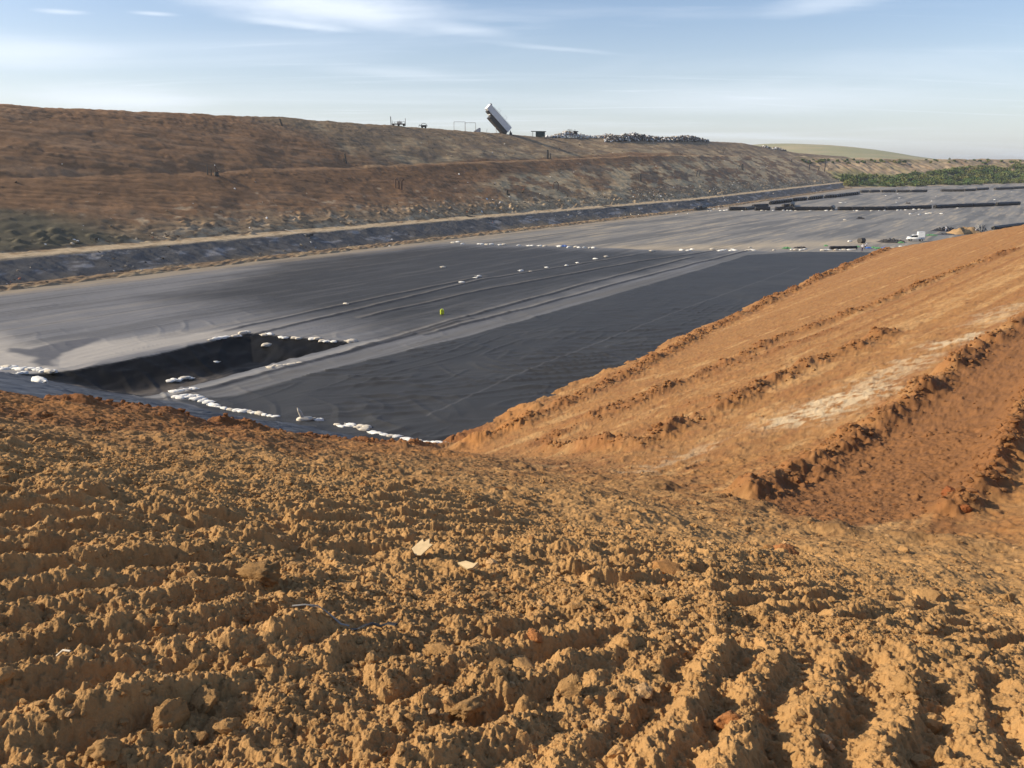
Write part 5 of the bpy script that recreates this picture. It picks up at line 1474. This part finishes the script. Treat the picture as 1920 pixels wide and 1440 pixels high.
while len(pts) < 2600:
    l = 30 + 620 * rs.rand() ** 1.1
    u_ = rs.rand()
    s_ = 16.5 + abs(rs.normal()) * 5 if u_ < 0.55 else (rs.uniform(17, 80) if u_ < 0.85 else rs.uniform(0, 12))
    if l < 230 and s_ > 18 and rs.rand() < 0.85: continue
    x, y = xy(l, -142 - s_)
    if perlin(np.array([l * 0.03]), np.array([s_ * 0.08]), 91)[0] < -0.15 and rs.rand() < 0.8: continue
    pts.append((x, y, gz(hill_xy, x, y)))
scraps('litter', pts, 0.34, 'small bits of rubbish strewn over the landfill face', 'litter', 78, LC, [0.14, 0.26, 0.24, 0.30, 0.03, 0.03])
def mound(px0, px1, pyb, hgt, n, size, label, seed, wts):
    rs = np.random.RandomState(seed)
    a = Vector(crest_at(px0, 0, pyb[0])); b = Vector(crest_at(px1, 0, pyb[1]))
    pts = []
    back = Vector((0.05, 1, 0)).normalized()
    for i in range(n):
        t_ = rs.rand(); d_ = rs.rand() * 14
        p = a.lerp(b, t_) + back * d_
        env = min(1, 4 * t_, 4 * (1 - t_) + 0.15) * (0.6 + 0.4 * math.sin(t_ * 9 + seed)) * math.sin(min(1, d_ / 7) * math.pi / 2)
        z = gz(hill_xy, p.x, p.y) + hgt * env * (0.5 + 0.5 * rs.rand() ** 0.3) if hgt else 0
        pts.append((p.x, p.y, z))
    scraps('rubbish_heap', pts, size, label, 'rubbish', seed, LC, wts)
mound(1020, 1165, (-2, -2), 3.0, 2600, 0.9, 'pale mixed rubbish mound on the crest right of the dark cabin', 81, [0.42, 0.28, 0.10, 0.14, 0.04, 0.02])
mound(1135, 1330, (-22, -6), 3.2, 4200, 1.0, 'long band of dark rubbish along the far crest', 82, [0.16, 0.14, 0.42, 0.22, 0.05, 0.01])
mound(1432, 1478, (-8, -8), 2.2, 500, 1.1, 'small dark and white rubbish spill at the far end of the landfill', 83, [0.35, 0.15, 0.35, 0.12, 0.02, 0.01])
x, y, z = crest_at(1079, 247)
m = MB(); m.box((0, 0, 2.6), (3.2, 2, 0.35), rot=Matrix.Rotation(0.1, 4, 'Y')); m.box((0, 0, 1.9), (2.0, 1.5, 1.6)); m.tube((-3.0, 0, 1), (-3.4, 0, 3.2), 0.12); o = m.build('wrecked_cabin', M_DKM); o.location = (x, y, z + 0.8); tag(o, 'dark flat-topped wreck sticking up on the pale rubbish mound', 'wreck')

# ------------------------------------------------------------------ bushes on the far bank
def leaf_mat():
    m, nt, b = new_mat('leaves')
    at_ = N(nt, 'ShaderNodeAttribute', attribute_name='tint')
    nt.links.new(at_.outputs['Color'], b.inputs['Base Color']); b.inputs['Roughness'].default_value = 0.8; b.inputs['Specular IOR Level'].default_value = 0.2
    return m
M_LEAF = leaf_mat()
def bushes(regions, label, seed, leaf=0.55):
    rs = np.random.RandomState(seed); Q_, C_ = [], []
    for (px, py, wpx, hpx) in regions:
        x, y, z = march(px, py, bank_xy); k = y / FPX
        R0 = wpx * k / 2; H = hpx * k
        pn_ = float(perlin(np.array([px * 0.035]), np.array([py * 0.12]), 97)[0])
        if pn_ < -0.42 and label.startswith('dense') and py < 338: continue
        base = np.array([0.078 + 0.03 * pn_, 0.122, 0.036]) * (0.85 + 0.5 * rs.rand() + 0.5 * pn_) * np.array([1 + 0.5 * rs.rand(), 1, 1])
        n = int(230 * max(0.6, R0 / 4))
        d = rs.normal(size=(n, 3)); d /= np.linalg.norm(d, axis=1)[:, None]; d[:, 2] = np.abs(d[:, 2])
        rad = (0.45 + 0.55 * rs.rand(n) ** 0.5) * (1 + 0.35 * np.sin(d[:, 0] * 5 + px) * np.cos(d[:, 1] * 4))
        c = d * rad[:, None] * (R0, R0, H) + (x, y, z)
        a = rs.normal(size=(n, 3)); a /= np.linalg.norm(a, axis=1)[:, None]
        b = np.cross(a, rs.normal(size=(n, 3))); b /= np.linalg.norm(b, axis=1)[:, None]
        s = leaf * (0.5 + rs.rand(n))[:, None]
        Q_.append(np.stack([c - a * s, c + b * s * 0.7, c + a * s, c - b * s * 0.7], 1))
        C_.append(np.repeat((base * (0.75 + 0.5 * rs.rand(n, 1)))[:, None], 4, 1))
    V_ = np.concatenate(Q_).reshape(-1, 3); C_ = np.concatenate(C_).reshape(-1, 3)
    F_ = np.arange(len(V_)).reshape(-1, 4)
    o = np_obj('bushes', V_, F_, M_LEAF, False, C_); tag(o, label, 'bushes', None, 'stuff'); return o
rs = np.random.RandomState(5)
reg = []
for _ in range(420): 
    px = rs.uniform(1652, 1935); top = np.interp(px, [1652, 1700, 1760, 1840, 1935], [334, 330, 322, 312, 308]); bot = np.interp(px, [1650, 1935], [351, 343])
    reg.append((px, rs.uniform(top, bot), rs.uniform(8, 18), rs.uniform(3, 7)))
bushes(reg, 'dense green bushes covering the bank at the far right end of the pit', 11)
reg = [(rs.uniform(1578, 1642), rs.uniform(330, 349), rs.uniform(8, 14), rs.uniform(4, 8)) for _ in range(45)] + [(rs.uniform(1530, 1580), rs.uniform(328, 342), rs.uniform(6, 10), rs.uniform(2, 5)) for _ in range(12)]
bushes(reg, 'separate patch of green bushes at the foot of the eroded bluff', 12)
reg = [(rs.uniform(1500, 1930), rs.uniform(299, 306), rs.uniform(3, 7), rs.uniform(1, 3)) for _ in range(60)]
bushes(reg, 'low dark scrub dotted along the top of the bluff', 13, 0.6)

# ------------------------------------------------------------------ foreground bits
def on_soil(px, py):
    x, y, z = march(px, py, h_soilbase); return x, y, gz(ssurf, x, y)
x, y, z = on_soil(783, 1040)
m = MB(); m.poly([(-0.07, 0), (-0.05, 0.10), (-0.02, 0.085), (0.0, 0.13), (0.03, 0.10), (0.06, 0.11), (0.045, 0.03), (0.04, 0.0), (0, -0.02)], 0.012)
o = m.build('wood_chip', M_WOOD); o.location = (x, y, z + 0.03); o.rotation_euler = (-0.9, 0.25, -0.7); o.scale = (0.8, 0.8, 0.95); tag(o, 'jagged pale wood chip, larger and farther of the two on the soil', 'wood chip')
x, y, z = on_soil(875, 1066)
m = MB(); m.poly([(-0.06, -0.02), (-0.02, 0.02), (0.04, 0.03), (0.06, 0.05), (0.055, 0.0), (0.03, -0.025)], 0.02)
o = m.build('wood_chip', M_WOOD); o.location = (x, y, z + 0.05); o.rotation_euler = (-1.1, 0.1, -0.7); tag(o, 'small pale wood chip, nearer of the two on the soil', 'wood chip')
def strap(pxs, r, mat, label, lift=0.015, flatn=0.25):
    P = [Vector(on_soil(a, b)) + Vector((0, 0, lift)) for a, b in pxs]
    V_, F_ = [], []
    n = 8
    for i, p in enumerate(P):
        d = (P[min(i + 1, len(P) - 1)] - P[max(i - 1, 0)]).normalized(); s = d.cross(Vector((0, 0, 1))).normalized(); uu = s.cross(d)
        for j in range(n):
            a_ = 2 * math.pi * j / n; V_.append(p + s * r * math.cos(a_) + uu * r * flatn * math.sin(a_))
    for i in range(len(P) - 1):
        for j in range(n): F_.append((i * n + j, i * n + (j + 1) % n, (i + 1) * n + (j + 1) % n, (i + 1) * n + j))
    o = np_obj('plastic_strap', np.array([q[:] for q in V_]), np.array(F_), mat); tag(o, label, 'strap'); return o
strap([(656, 1192), (670, 1197), (685, 1199.5), (700, 1200), (715, 1201), (730, 1203), (745, 1208)], 0.012, M_BLK, 'black plastic strap half buried in the soil, left of centre', 0.03)
M_CLR = plain('dusty_clear_plastic', (0.30, 0.27, 0.22), 0.6)
strap([(552, 1187), (575, 1187), (600, 1186), (620, 1182), (640, 1187), (656, 1190)], 0.007, M_CLR, 'clear greyish plastic strip continuing left of the black strap', 0.035)
strap([(585, 1196), (605, 1188), (625, 1183)], 0.005, M_CLR, 'short clear plastic wisp crossing under the greyish strip', 0.03)
strap([(112, 1262), (126, 1265), (140, 1268)], 0.004, M_BAGD, 'thin pale stalk lying in a furrow at left', 0.02, 1.0)

# ------------------------------------------------------------------ the air
m = bpy.data.materials.new('haze'); m.use_nodes = True; nt = m.node_tree; nt.nodes.clear()
o_ = N(nt, 'ShaderNodeOutputMaterial'); pv = N(nt, 'ShaderNodeVolumePrincipled')
pv.inputs['Color'].default_value = (0.88, 0.92, 1.0, 1); pv.inputs['Density'].default_value = 0.00013; pv.inputs['Anisotropy'].default_value = 0.3
nt.links.new(pv.outputs[0], o_.inputs['Volume'])
hb = MB().box((0, 0, 40), (12400, 12400, 90)).build('haze', m)
hb['kind'] = 'stuff'; hb['label'] = 'thin pale haze filling the air over the landfill'; hb['category'] = 'haze'
